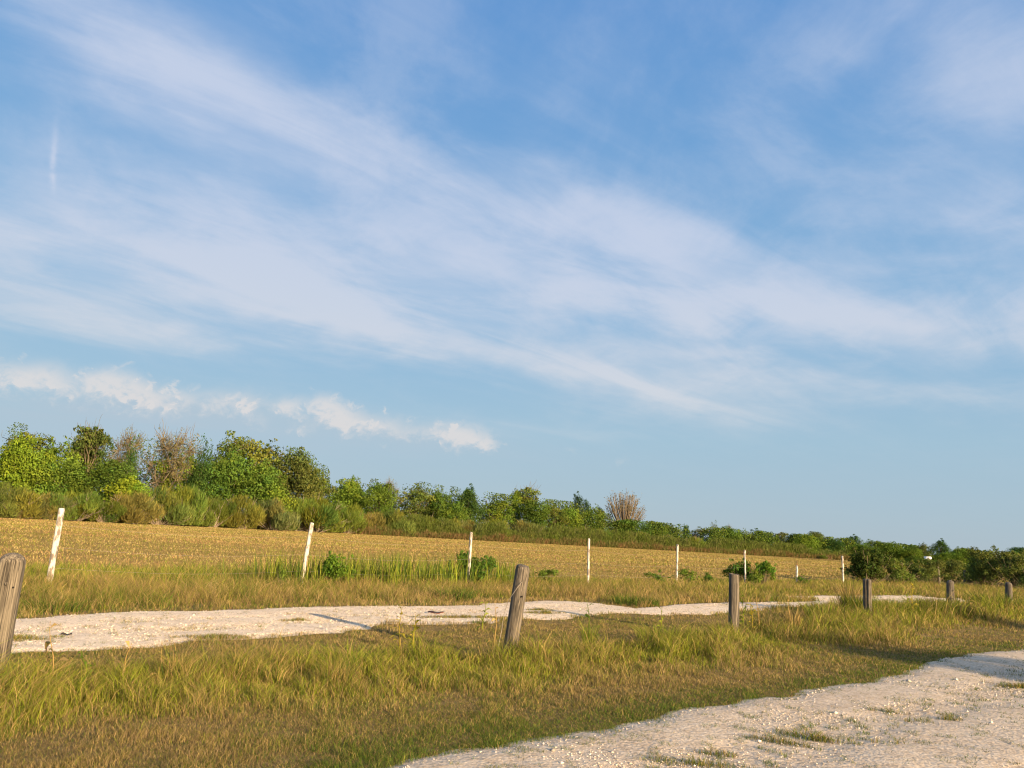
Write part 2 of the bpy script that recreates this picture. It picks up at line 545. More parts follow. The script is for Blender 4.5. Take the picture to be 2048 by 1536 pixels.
def gravel_mat(name, warm, gain):
    m, nt, out = mat(name)
    v = nd(nt, 'ShaderNodeTexCoord').outputs['Object']
    n1 = nd(nt, 'ShaderNodeTexNoise', {'Vector': v, 'Scale': .9, 'Detail': 5, 'Roughness': .6}).outputs[0]
    n2 = nd(nt, 'ShaderNodeTexNoise', {'Vector': v, 'Scale': 9.0, 'Detail': 6, 'Roughness': .7}).outputs[0]
    vo = nd(nt, 'ShaderNodeTexVoronoi', {'Vector': v, 'Scale': 55.0, 'Randomness': 1.0})
    vb = nd(nt, 'ShaderNodeTexVoronoi', {'Vector': v, 'Scale': 24.0, 'Randomness': 1.0})
    c = ramp_(nt, n2, [(.25, (.36, .285, .205)), (.5, (.53, .44, .335)), (.75, (.65, .555, .44))])
    c = mixn(nt, ramp_(nt, n1, [(.44, (0, 0, 0)), (.64, (.8, .8, .8))]), c, warm)
    n3 = nd(nt, 'ShaderNodeTexNoise', {'Vector': v, 'Scale': 28.0, 'Detail': 4, 'Roughness': .7}).outputs[0]
    c = mixn(nt, 1.0, c, ramp_(nt, n3, [(.3, (.62, .60, .57)), (.5, (1, 1, 1)), (.7, (1.2, 1.2, 1.2))]), 'MULTIPLY')
    gsep = nd(nt, 'ShaderNodeSeparateColor', {0: vo.outputs['Color']}).outputs[0]
    c = mixn(nt, .42, c, ramp_(nt, gsep, [(0, (.24, .195, .145)), (.35, (.48, .405, .315)), (.75, (.63, .545, .435)), (1, (.80, .72, .60))]))
    gs2 = nd(nt, 'ShaderNodeSeparateColor', {0: vb.outputs['Color']}).outputs[0]
    c = mixn(nt, .30, c, ramp_(nt, gs2, [(0, (.28, .23, .17)), (.4, (.56, .475, .37)), (1, (.80, .72, .60))]))
    c = mixn(nt, 1.0, c, gain, 'MULTIPLY')
    h = nd(nt, 'ShaderNodeMath', {0: vo.outputs['Distance'], 1: -.5, 2: vb.outputs['Distance']}, operation='MULTIPLY_ADD').outputs[0]
    h = nd(nt, 'ShaderNodeMath', {0: h, 1: -1.0, 2: n2}, operation='MULTIPLY_ADD').outputs[0]
    b = nd(nt, 'ShaderNodeBump', {'Height': h, 'Strength': .36, 'Distance': .012})
    p = nd(nt, 'ShaderNodeBsdfPrincipled', {'Base Color': c, 'Roughness': .95, 'Normal': b.outputs[0]})
    p.inputs['Specular IOR Level'].default_value = .15
    nt.links.new(p.outputs[0], out.inputs[0])
    return m


M_ROAD = gravel_mat('road_gravel', (.43, .32, .215), (1.04, 1.01, .96))
M_TRACK = gravel_mat('track_gravel', (.66, .57, .44), (1.34, 1.27, 1.16))


def stone_mat():
    m, nt, out = mat('limestone')
    a = nd(nt, 'ShaderNodeAttribute', attribute_name='Col').outputs['Color']
    p = nd(nt, 'ShaderNodeBsdfPrincipled', {'Base Color': a, 'Roughness': .9})
    nt.links.new(p.outputs[0], out.inputs[0])
    return m


M_STONE = stone_mat()


def ground_mat():
    m, nt, out = mat('soil_and_thatch')
    a = nd(nt, 'ShaderNodeAttribute', attribute_name='Col').outputs['Color']
    v = nd(nt, 'ShaderNodeTexCoord').outputs['Object']
    n = nd(nt, 'ShaderNodeTexNoise', {'Vector': v, 'Scale': 7.0, 'Detail': 7, 'Roughness': .7}).outputs[0]
    far = nd(nt, 'ShaderNodeTexNoise', {'Vector': nd(nt, 'ShaderNodeMapping', {0: v, 'Rotation': (0, 0, R_(-20)), 'Scale': (.12, .9, 1)}).outputs[0], 'Scale': 1.0, 'Detail': 6, 'Roughness': .7}).outputs[0]
    c = mixn(nt, 1.0, a, ramp_(nt, n, [(.25, (.55, .5, .45)), (.75, (1.35, 1.3, 1.15))]), 'MULTIPLY')
    c = mixn(nt, 1.0, c, ramp_(nt, far, [(.3, (.8, .82, .8)), (.7, (1.18, 1.15, 1.1))]), 'MULTIPLY')
    b = nd(nt, 'ShaderNodeBump', {'Height': n, 'Strength': .6, 'Distance': .06})
    p = nd(nt, 'ShaderNodeBsdfDiffuse', {'Color': c, 'Normal': b.outputs[0]})
    nt.links.new(p.outputs[0], out.inputs[0])
    return m


M_GROUND = ground_mat()

# ------------------------------------------------------------------ layout of the place (metres)
TIMBER = [  # foot: column, distance ahead, where its top is seen, radius, style, lean to the right (deg)
    (-19, 7.05, (24, 1105), .106, 'dome', 0.0), (1017, 9.95, (1043, 1130), .088, 'flat', 6.0), (1468, 13.9, (1466, 1148), .086, 'hollow', -.3),
    (1736, 19.5, (1736, 1158), .096, 'cleft', 1.0), (1902, 23.2, (1900, 1160), .106, 'dome', 1.8), (2019, 26.6, (2017, 1164), .108, 'dome', 2.4)]
TP = [spot(t[0], t[1]) for t in TIMBER]
e0_, e1_ = np.array(TP[0]), np.array(TP[-1])
TLINE = [tuple(e0_ - (np.array(TP[1]) - e0_) * 3)] + TP + [tuple(e1_ + (e1_ - np.array(TP[-3])) * 6)]
WHITE = [(99, 15.9, (120, 1016), .059, -1.2), (603, 20.0, (623, 1045), .048, 3.2), (936, 24.2, (942, 1064), .044, -.3), (1175, 28.1, (1179, 1077), .043, .2),
         (1353, 32.2, (1355, 1089), .043, .8), (1490, 36.3, (1492, 1100), .043, 0), (1594, 40.4, (1595, 1131), .056, .6), (1686, 44.5, (1686, 1112), .052, .2)]
WP = [spot(w[0], w[1]) for w in WHITE]
w0, w1 = np.array(WP[0]), np.array(WP[-1])
FENCE = [tuple(w0 - (w1 - w0) * 2), tuple(w1 + (w1 - w0) * 4)]


def sd_timber(x, y): return seg_dist(TLINE, x, y)


def sd_fence(x, y): return seg_dist(FENCE, x, y)[0]


def zground(x, y):
    s, run = sd_timber(x, y)
    bank = np.exp(-((s + .4) / 1.1) ** 2) * (.03 + .13 * sstep(2, 14, x))
    f = sd_fence(x, y)
    z = bank - .05 * np.exp(-((f + 1.5) / .9) ** 2)
    z = z + .05 * (fbm(x * .6, y * .6, 3, 3) - .5) * np.exp(-(s / 1.6) ** 2)
    return z


def pxpoly(p): return [G(*q) for q in p]


edge = pxpoly([(560, 1600), (799, 1534), (939, 1503), (1008, 1493), (1127, 1472), (1247, 1453), (1348, 1430), (1461, 1408), (1584, 1394), (1656, 1377), (1758, 1365),
               (1826, 1341), (1881, 1320), (1950, 1309), (2048, 1301), (2250, 1287), (2500, 1275)])
ROADP = [(-6.5, -6)] + edge + [(60, 30), (60, -30), (-6.5, -30)]
TRACKS = [pxpoly([(-420, 1262), (-200, 1250), (30, 1238), (200, 1226), (500, 1217), (700, 1213), (900, 1210), (1000, 1207), (1060, 1203), (1130, 1202), (1210, 1207), (1292, 1222),
                  (1280, 1227), (1180, 1233), (1060, 1238), (1000, 1240), (930, 1248), (800, 1250), (720, 1260), (640, 1265), (520, 1273), (400, 1281), (280, 1293), (160, 1301), (20, 1312), (-200, 1330), (-420, 1345)]),
          pxpoly([(1270, 1216), (1330, 1206), (1420, 1197), (1500, 1194), (1580, 1193), (1680, 1192), (1745, 1191), (1810, 1191), (1900, 1189), (1990, 1187), (2050, 1185), (2300, 1188), (2600, 1194),
                  (2600, 1206), (2200, 1202), (2050, 1200), (1980, 1205), (1900, 1206), (1810, 1208), (1745, 1209), (1660, 1211), (1560, 1216), (1490, 1223), (1420, 1229), (1330, 1231), (1270, 1228)])]


def sd_road(x, y):
    d = poly_sd(ROADP, x, y)
    return d + .13 * (fbm(x * 2.2, y * 2.2, 21, 4) - .5) * 2


def sd_track(x, y):
    d = poly_sd(TRACKS[0], x, y)
    far = poly_sd(TRACKS[1], x, y)                  # beyond the centre the gravel is broken by strips of turf
    run = seg_dist(TLINE, x, y)
    brk = fbm(run[1] * .16, run[0] * 1.1, 35, 3)
    far = np.minimum(far, 1.2) - 2.6 * sstep(.44, .55, brk)
    d = np.maximum(d, far)
    return d + .45 * (fbm(x * 1.1, y * 1.1, 33, 5) - .5) * 2 - .04


# tufts of green that have crept onto the gravel: centre, radii, turn
ISLES = []
for (px, py, a, b, t) in [(1600, 1477, .26, .07, -.5), (1650, 1484, .22, .07, -.3), (1560, 1488, .25, .07, -.4), (1385, 1531, .4, .07, -.1), (2045, 1377, .35, .10, .2), (1838, 1447, .13, .04, 0), (1778, 1490, .14, .04, 0), (1900, 1442, .11, .05, 0),
                          (1775, 1427, .22, .03, -.2), (1430, 1513, .16, .04, -.2), (590, 1243, .22, .10, .7), (30, 1281, .5, .16, .6), (925, 1237, .9, .12, .5), (1090, 1228, .5, .16, .6), (420, 1278, .42, .18, .6), (1080, 1222, .3, .1, .5)]:
    x_, y_ = G(px, py); ISLES.append((x_, y_, a, b, t))


def isle(x, y):
    v = np.zeros(np.shape(x))
    for (cx, cy, a, b, t) in ISLES:
        c, s = math.cos(t), math.sin(t)
        u, w = (x - cx) * c + (y - cy) * s, -(x - cx) * s + (y - cy) * c
        v = np.maximum(v, 1.0 - (u / a) ** 2 - (w / b) ** 2)
    return v + (fbm(x * 9, y * 9, 5, 2) - .5) * .7 * (v > -1)


def sheet(name, sdf, x0, x1, y0, y1, step, m, rut=0.0):
    xs, ys = np.arange(x0, x1, step), np.arange(y0, y1, step)
    X, Y = np.meshgrid(xs, ys)
    d = sdf(X, Y)
    z = np.clip(.08 * d, -.06, .014) + .020 * (fbm(X * 1.3, Y * 1.3, 40, 3) - .5) * sstep(0, .4, d) - rut * (np.exp(-((d - 1.15) / .26) ** 2) + np.exp(-((d - 2.75) / .28) ** 2)) * (.6 + .6 * fbm(X, Y, 44, 2)) + .004 * (fbm(X * 7, Y * 7, 41, 2) - .5)
    z = np.where(d > .35, np.maximum(z, .0), z) + .006
    keep = d > -.5
    n, mm = X.shape
    I = np.arange(n * mm).reshape(n, mm)
    k = keep[:-1, :-1] | keep[1:, :-1] | keep[:-1, 1:] | keep[1:, 1:]
    Q = np.stack([I[:-1, :-1][k], I[:-1, 1:][k], I[1:, 1:][k], I[1:, :-1][k]], 1)
    used = np.unique(Q)
    rm = np.full(n * mm, -1); rm[used] = np.arange(len(used))
    V = np.stack([X.ravel(), Y.ravel(), z.ravel()], 1)[used]
    o = put_obj(name, mesh(name, V, [rm[Q]], None, True), m)
    tag(o, kind='structure')
    return o


# ------------------------------------------------------------------ ground, roads
SOIL_VERGE, SOIL_FIELD = np.array((.215, .168, .088)), np.array((.31, .23, .095))


def soil(x, y):
    f = sd_fence(x, y)
    t = sstep(-1.0, 2.5, f)[..., None]
    c = SOIL_VERGE * (1 - t) + SOIL_FIELD * t
    g = fbm(x * .5, y * .5, 9, 3)[..., None]
    return c * (.8 + .4 * g)


def build_ground():
    r = np.concatenate([[0.0], np.geomspace(1.2, 60, 230), np.geomspace(62, 9000, 70)])
    a = np.linspace(0, 2 * math.pi, 420, endpoint=False)
    Rr, A = np.meshgrid(r[1:], a, indexing='ij')
    X, Y = Rr * np.sin(A), Rr * np.cos(A)
    Z = zground(X, Y) * (Rr < 60)
    V = np.concatenate([[[0, 0, 0]], np.stack([X.ravel(), Y.ravel(), Z.ravel()], 1)])
    n, m = X.shape
    I = 1 + np.arange(n * m).reshape(n, m)
    J = np.roll(I, -1, 1)
    Q = np.stack([I[:-1].ravel(), I[1:].ravel(), J[1:].ravel(), J[:-1].ravel()], 1)[:, ::-1]
    T = np.stack([np.zeros(m, int), J[0], I[0]], 1)[:, ::-1]
    c = soil(V[:, 0], V[:, 1])
    o = put_obj('ground', mesh('ground', V, [Q[:, ::-1], T[:, ::-1]], c, True), M_GROUND)
    tag(o, kind='structure')


build_ground()
sheet('gravel_road', sd_road, -8, 26, -4, 27, .055, M_ROAD, .030)
sheet('gravel_track', sd_track, -16, 34, 7, 40, .07, M_TRACK, .012)

# ------------------------------------------------------------------ loose gravel
def stones():
    r = rng(5)
    N = 560000
    d = 3.5 + 30 * r.random(N) ** 1.7
    a = (r.random(N) - .5) * R_(98)
    N2 = 520000
    d2 = 8 + 26 * r.random(N2) ** 1.5; a2 = (r.random(N2) - .5) * R_(90)
    d, a = np.concatenate([d, d2]), np.concatenate([a, a2])
    x, y = d * np.sin(a), d * np.cos(a)
    on_t = np.arange(len(d)) >= N
    ro, tr = sd_road(x, y), sd_track(x, y)
    m = np.where(on_t, tr > .04, (ro > .05) | (tr > .04))
    dens = fbm(x * .8, y * .8, 61, 4)
    rim = np.where(ro > -.2, np.exp(-((ro - .1) / .22) ** 2), np.exp(-((tr - .1) / .2) ** 2))
    m &= r.random(len(x)) < np.clip((dens - .30) * 2.4, .25, 1) 
    x, y, on_t = x[m], y[m], on_t[m]; n = len(x)
    s = (.0035 + .0105 * r.random(n) ** 4.0) * (1 + .0 * x) * np.where(on_t, 1.25, np.clip(np.hypot(x, y) / 9, .8, 1.1))
    big = r.random(n) < .003
    s = np.where(big, s * 1.8 + .008, s)
    base = np.array([(1, 0, 0), (0, 1, 0), (-1, 0, 0), (0, -1, 0), (0, 0, 1), (0, 0, -1)], float)
    P = base[None] * (.6 + .7 * r.random((n, 6, 1))) + (r.random((n, 6, 3)) - .5) * .5
    P[:, :, 2] *= .65
    P *= s[:, None, None]
    P += np.stack([x, y, np.full(n, .014) + s * .25], 1)[:, None]
    tri = np.array([(0, 1, 4), (1, 2, 4), (2, 3, 4), (3, 0, 4), (1, 0, 5), (2, 1, 5), (3, 2, 5), (0, 3, 5)])
    T = (tri[None] + 6 * np.arange(n)[:, None, None]).reshape(-1, 3)
    g = .24 + .46 * r.random(n)
    c = np.stack([g * 1.05, g * .93, g * .78], 1)
    o = put_obj('gravel', mesh('gravel', P.reshape(-1, 3), [T], np.repeat(c, 6, 0)), M_STONE)
    tag(o, kind='stuff')


stones()

# ------------------------------------------------------------------ grass
def blades(name, x, y, h, w, col, lean, r, curl=.5, tipc=None, zoff=0.0):
    """one bent blade per point: a quad and a tip"""
    n = len(x)
    a = r.random(n) * 2 * math.pi
    b = r.random(n) * 2 * math.pi
    l = lean * (.4 + r.random(n))
    ux, uy = np.cos(a), np.sin(a)
    px, py = np.cos(b) * w * .5, np.sin(b) * w * .5
    z = zground(x, y) + zoff
    V = np.empty((n, 5, 3))
    mx, my, mz = x + ux * l * h * .35, y + uy * l * h * .35, z + h * .55
    tx, ty, tz = x + ux * l * h * (1 + curl * .3), y + uy * l * h * (1 + curl * .3), z + h * (1 - curl * .25 * np.clip(l, 0, 1.5))
    V[:, 0] = np.stack([x - px, y - py, z - .01], 1)
    V[:, 1] = np.stack([x + px, y + py, z - .01], 1)
    V[:, 2] = np.stack([mx + px * .75, my + py * .75, mz], 1)
    V[:, 3] = np.stack([mx - px * .75, my - py * .75, mz], 1)
    V[:, 4] = np.stack([tx, ty, tz], 1)
    k = 5 * np.arange(n)[:, None]
    Q = np.array([[0, 1, 2, 3]]) + k
    T = np.array([[3, 2, 4]]) + k
    c = np.repeat(col[:, None], 5, 1)
    if tipc is not None:
        c[:, 4] = tipc; c[:, 2:4] = c[:, 2:4] * .6 + tipc[:, None] * .4
    me = mesh(name, V.reshape(-1, 3), [Q, T], c.reshape(-1, 3))
    return me


def polar(n, d0, d1, p, r, half=46.0, a0=0.0):
    """random ground points whose density falls as distance**-p"""
    e = 2 - p
    u = r.random(n)
    d = (d0 ** e + u * (d1 ** e - d0 ** e)) ** (1 / e)
    a = R_(a0) + (r.random(n) - .5) * 2 * R_(half)
    return d * np.sin(a), d * np.cos(a), d


def pick(r, n, *opts):                            # choose colours by weight
    w = np.stack([np.broadcast_to(np.asarray(o[0], float), (n,)) for o in opts], 1)
    w = np.cumsum(w / w.sum(1, keepdims=True), 1)
    k = (r.random(n)[:, None] > w).sum(1)
    c = np.array([o[1] for o in opts])[np.clip(k, 0, len(opts) - 1)]
    return c * (.55 + .85 * r.random((n, 1)))


GREEN, LIME, OLIVE, STRAW, BROWN, DEEP, GOLD = (.085, .135, .022), (.21, .245, .030), (.165, .150, .040), (.35, .255, .100), (.240, .178, .090), (.050, .090, .022), (.37, .305, .125)


def grass():
    r = rng(11)
    # --- mown verge, the tall band by the timber posts, the strip behind it
    x, y, d = polar(1250000, 3.5, 62, 1.95, r, 49)
    s, run = sd_timber(x, y)
    ro, tr, f = sd_road(x, y), sd_track(x, y), sd_fence(x, y)
    n1, n2, n3 = fbm(x * .55, y * .55, 71, 4), fbm(x * 2.1, y * 2.1, 72, 3), fbm(x * 6, y * 6, 73, 2)
    isl = isle(x, y)
    wob = (n1 - .5) * 1.6
    outer = -1.35 - .5 * sstep(1, 9, x) - .45 * sstep(0, -4, x)
    tall = sstep(outer - .5, outer + .75, s + wob) * (1 - sstep(-.15, .45, s + (n2 - .5) * .6) * (1 - .5 * sstep(3, 10, x)))
    beyond = sstep(.2, .6, -tr) * (s > 2.0) * (y * 1.0 > 0)
    far_side = (f > -9) & (s > 3.2)
    on = (f < .3) & ((ro < .02) & (tr < .0) | (isl > .1))
    near_road = np.exp(-(np.clip(-ro, 0, 9) / .42) ** 2)
    h = .014 + .026 * n3 + .020 * n2
    h = h * (1 + tall * (1.9 + 4.6 * n2 * (.5 + n3)) * (1 + .55 * sstep(4, 12, x)))
    # verge between track and fence
    band = far_side * sstep(.05, 1.3, -tr) * (s > 2.5)
    h = np.where(far_side & (s > 2.5), (.035 + .05 * n3) + band * (.07 + .22 * n2 * (.5 + n3)), h)
    tuss = sstep(.34, .66, fbm(x * 3.3, y * 3.3, 75, 3))
    h = h * (.50 + .9 * tuss) * (.55 + .75 * r.random(len(x)))
    h = np.where((r.random(len(x)) < .012) & (tall > .4), h * 1.9, h)
    h = np.where((isl > .1) & ((ro > 0) | (tr > 0)), .02 + .035 * r.random(len(x)), h)
    thin = np.where((s > .6) & (~(far_side & (s > 2.5))), .85, 1.0) * np.where((n2 < .33) & (tall < .3), .45, 1.0)
    keep = on & (r.random(len(x)) < thin)
    x, y, d, s, h, tall, n1, n2, n3, ro, tr, band, nr, fs = (q[keep] for q in (x, y, d, s, h, tall, n1, n2, n3, ro, tr, band, near_road, far_side))
    n = len(x)
    gr = fbm(x * .9, y * .9, 77, 3)
    grn = sstep(.40, .62, gr)
    c = pick(r, n,
             (.75 * tall * (.35 + grn) + .05 + .10 * band, LIME), (.20 * tall + .28 * grn * (1 - tall) + .30 * band * grn + 3.0 * nr, GREEN), (.30 + .2 * tall + .35 * band, OLIVE),
             (.24 + .22 * tall * (1.3 - grn) + .42 * band * (1.3 - grn), STRAW), (.45 * (1 - tall) * (1.25 - grn) + .08, BROWN), (.35 * (1 - tall) * sstep(.5, .62, n1), (.36, .27, .13)), (.10 + 1.6 * nr, DEEP))
    tip = c * 1.15 + np.array((.035, .02, 0)) * r.random((n, 1))
    w = (.0026 + .0012 * tall) * np.clip(d / 5.5, .8, 6) ** .85
    # growth on the islands of the gravel
    ix, iy, ih = [], [], []
    for (cx, cy, a, b, t) in ISLES:
        k = int(4200 * a * b * 3.14) + 40
        q, w_ = r.random(k) ** .7 * 1.2, r.random(k) * 6.28
        u_, v_ = q * np.cos(w_) * a, q * np.sin(w_) * b
        ix.append(cx + u_ * math.cos(t) - v_ * math.sin(t)); iy.append(cy + u_ * math.sin(t) + v_ * math.cos(t)); ih.append((.03 + .05 * r.random(k)) * (1.2 - .6 * q))
    ix, iy, ih = np.concatenate(ix), np.concatenate(iy), np.concatenate(ih)
    okk = fbm(ix * 7, iy * 7, 5, 3) > .38
    ix, iy, ih = ix[okk], iy[okk], ih[okk]; m_ = len(ix)
    ic = pick(r, m_, (.35, OLIVE), (.3, GREEN), (.25, STRAW), (.2, BROWN), (.1, LIME))
    x, y, d, h, tall = np.concatenate([x, ix]), np.concatenate([y, iy]), np.concatenate([d, np.hypot(ix, iy)]), np.concatenate([h, ih]), np.concatenate([tall, np.zeros(m_)])
    c, tip = np.concatenate([c, ic]), np.concatenate([tip, ic * 1.1])
    w = (.0026 + .0012 * tall) * np.clip(d / 5.5, .8, 6) ** .85
    o = put_obj('verge_grass', blades('verge_grass', x, y, h, w, c, .75 - .1 * tall, r, .6, tip, np.where(np.arange(len(x)) >= n, .015, 0.0)), M_GRASS)
    tag(o, 'low grass of olive, straw and green blades between the road and the white posts', 'grass', kind='stuff')

    # --- matted dead thatch and fine new shoots between the taller blades
    x, y, d = polar(520000, 3.5, 17, 1.75, r, 49)
    s, _ = sd_timber(x, y)
    ro, tr = sd_road(x, y), sd_track(x, y)
    n1, n2 = fbm(x * .7, y * .7, 78, 3), fbm(x * 2.6, y * 2.6, 79, 3)
    keep = (ro < -.02) & (tr < -.02) & (s < 2.6)
    x, y, d, n1, n2, ro = (q[keep] for q in (x, y, d, n1, n2, ro))
    n = len(x)
    g = sstep(.42, .62, n1) + 1.5 * np.exp(-(np.clip(-ro, 0, 9) / .42) ** 2)
    c = pick(r, n, (.5, STRAW), (.45, BROWN), (.25 + .3 * g, OLIVE), (.10 + .6 * g, GREEN), (.08, (.12, .085, .045)), (.05 + .12 * g, LIME))
    h = (.012 + .022 * n2) * (.5 + r.random(n))
    w = .0026 * np.clip(d / 5.5, .8, 3)
    o = put_obj('thatch', blades('thatch', x, y, h, w, c, 2.2, r, .8, c * 1.1), M_GRASS)
    tag(o, 'matted dead thatch and short shoots under the verge grass', 'thatch', kind='stuff')

    # --- rank green growth along the white posts
    x, y, d = polar(420000, 14, 62, 1.35, r)
    f = sd_fence(x, y)
    n1, n2, n3 = fbm(x * .45, y * .45, 81, 4), fbm(x * 1.7, y * 1.7, 82, 3), fbm(x * 5, y * 5, 83, 2)
    u = np.degrees(np.arctan2(x, y))                        # bearing: the reeds stand on the left half
    reed = np.exp(-((f - .5) / .85) ** 2) * sstep(-19.5, -14, u) * (1 - sstep(-1.0, 3, u)) * sstep(.26, .50, n2 + (n3 - .5) * .5)
    weed = sstep(-.9, 0, f) * (1 - sstep(1.2 + 2.2 * sstep(-5, -22, u), 2.2 + 3.4 * sstep(-5, -22, u), f + (n1 - .5) * 2))
    keep = (r.random(len(x)) < np.maximum(weed * .9, reed)) & (f > -1)
    x, y, d, f, n1, n2, n3, reed, u = (q[keep] for q in (x, y, d, f, n1, n2, n3, reed, u))
    n = len(x)
    tallr = r.random(n) < reed
    h = np.where(tallr, .40 + .62 * r.random(n) * (.4 + n2), (.07 + .34 * n2 * (.4 + n3) * (1.25 - .6 * sstep(-2, 14, u))) * (.6 + .7 * r.random(n)))
    c = pick(r, n, (.35 + .4 * n1 + .35 * tallr, LIME), (.35 + .6 * tallr + .6 * (n2 - .4), GREEN), (.30 * ~tallr, OLIVE), (.28 * ~tallr + .06, STRAW), (.1 + .35 * tallr, DEEP))
    w = np.where(tallr, .012, .008) * np.clip(d / 16, .8, 4)
    o = put_obj('fence_line_weeds', blades('fence_line_weeds', x, y, h, w, c, np.where(tallr, .18, .6), r, .4, c * 1.15), M_GRASS)
    tag(o, 'rank green reeds and weeds growing along the white posts', 'weeds', kind='stuff')

    # --- mown hay field
    x, y, d = polar(420000, 15, 330, 1.6, r, 40)
    f = sd_fence(x, y)
    n1, n2 = fbm(x * .07 - y * .02, y * .55 + x * .17, 91, 5), fbm(x * .9, y * 3.2, 92, 3)
    keep = (f > .9 + (n2 - .5) * 2)
    x, y, d, f, n1, n2 = (q[keep] for q in (x, y, d, f, n1, n2))
    n = len(x)
    h = (.045 + .03 * n2) * (.5 + r.random(n)) * np.clip(d / 40, 1, 1.8)
    g = sstep(.44, .64, n1)
    c = pick(r, n, (.55, GOLD), (.36, STRAW), (.24 + .60 * g, OLIVE), (.12 + .28 * g, LIME), (.15 * (1.2 - g) + .9 * sstep(.52, .70, fbm(x * .045 + 3, y * .11, 97, 3)), (.32, .205, .095)), (.04 * g, GREEN))
    rows = fbm(x * .05 + y * .012, y * .9 - x * .27, 95, 3)
    c = c * ((.86 + .28 * sstep(.3, .7, rows)) * (.85 + .3 * fbm(x * .06, y * .14, 96, 3)))[:, None]
    w = .009 * np.clip(d / 16, .9, 12)
    o = put_obj('hay_stubble', blades('hay_stubble', x, y, h, w, c, .9, r, .7, c * 1.1), M_GRASS)
    tag(o, 'golden mown hay stubble covering the wide field', 'hay field', kind='stuff')


grass()

# ------------------------------------------------------------------ posts
def post_mesh(name, r0, h, style, seed, sink=.25, n=36, rings=44):
    r = rng(seed)
    V, Q, T = [], [], []
    ph = r.random(6) * 6.28
    an = np.arange(n) * 2 * math.pi / n
    crack = [(r.random() * 6.28, .05 + .10 * r.random(), r.random() * 9) for _ in range(7)]

    def rad(z):
        q = r0 * (1 + .035 * np.sin(2 * an + ph[0] + z) + .022 * np.sin(3 * an + ph[1] - 2 * z) + .012 * np.sin(7 * an + ph[2]))
        q = q * (1.05 - .07 * (z / h)) + r0 * .05 * (fbm(np.cos(an) * 2 + 9 + seed, z * 3 + np.sin(an) * 2, seed, 3) - .5)
        for (a, w, p) in crack:
            da = (an - a - .12 * math.sin(z * 2.3 + p) + math.pi) % (2 * math.pi) - math.pi
            q = q - r0 * .075 * np.exp(-(da / w) ** 2) * (.5 + .5 * math.sin(z * 3 + p))
        if style == 'cleft':
            da = (an - 4.15 + math.pi) % (2 * math.pi) - math.pi
            q = q - r0 * .30 * np.exp(-(da / .20) ** 2)
        return q

    if style == 'dome':
        prof = [(z, 1.0) for z in np.linspace(-sink, h - r0 * .85, rings)] + [(h - r0 * .85 + r0 * .85 * math.sin(t), math.cos(t) * .999) for t in np.linspace(.12, 1.45, 10)]
    elif style == 'hollow':
        prof = [(z, 1.0) for z in np.linspace(-sink, h - .006, rings)] + [(h, .96), (h, .80), (h - .012, .74), (h - .045, .62), (h - .05, .3)]
    elif style == 'cleft':
        prof = [(z, 1.0) for z in np.linspace(-sink, h - .04, rings)] + [(h - .018, .95), (h - .004, .80), (h, .5)]
    else:
        prof = [(z, 1.0) for z in np.linspace(-sink, h - (.06 if style == 'flat' else .03), rings)] + ([(h - .04, .975), (h - .022, .92), (h - .009, .82), (h - .002, .66), (h, .4)] if style == 'flat' else [(h - .012, .95), (h - .003, .86), (h, .6)])
    dx_, dy_ = (r.random(2) - .5) * r0 * .5
    tilt = .10 if style in ('hollow', 'paint') else .16 if style == 'flat' else .05
    for (z, k) in prof:
        q = rad(z) * k
        top = max(0.0, (z - h + .35) / .35)
        bx = dx_ * math.sin(z * 2.2 + ph[3]) * (0.4 if style != 'paint' else 1.0)
        by = dy_ * math.sin(z * 1.7 + ph[4])
        zz_ = z + top * tilt * q * np.cos(an - 2.2) * (1 if style != 'dome' else .3)
        V += list(zip(q * np.cos(an) + bx, q * np.sin(an) + by, zz_))
    m = len(prof)
    for k in range(m - 1):
        for i in range(n): Q.append((k * n + i, k * n + (i + 1) % n, (k + 1) * n + (i + 1) % n, (k + 1) * n + i))
    e = len(V); b = (m - 1) * n
    V.append(tuple(np.mean(np.array(V[b:b + n]), 0) + np.array((0, 0, .002))))
    T = [(b + i, b + (i + 1) % n, e) for i in range(n)]
    return mesh(name, V, [Q, T], None, True)


def stand(o, x, y, lean, z=None):                 # upright at a spot, leaning to the right as seen from the road
    o.location = (x, y, float(zground(np.array([x]), np.array([y]))[0]) if z is None else z)
    o.rotation_euler = (0, R_(lean), 0)
    return o


TLAB = ['thick round-topped timber post with stained pale shaft, cut off by the left edge',
        'leaning grey timber post with a loose wire and a nail hole, standing in tall grass',
        'upright timber post with a dark hollow top, beside the shaded dip in the verge',
        'timber post split by a dark cleft, behind a dry tan grass clump',
        'dark round-topped timber post with a small hole, right of the yellow-green weed stalk',
        'round-topped timber post farthest along the verge, last of the timber row']


def bolt(name, x, y, z, r, m, parent, face=(0, -1, 0)):
    S = Soup(); f = np.array(face, float)
    tube(S, [(x, y, z), np.array((x, y, z)) + f * .012], [r, r * .9], 10)
    return put_obj(name, S.mesh(name), m, parent)


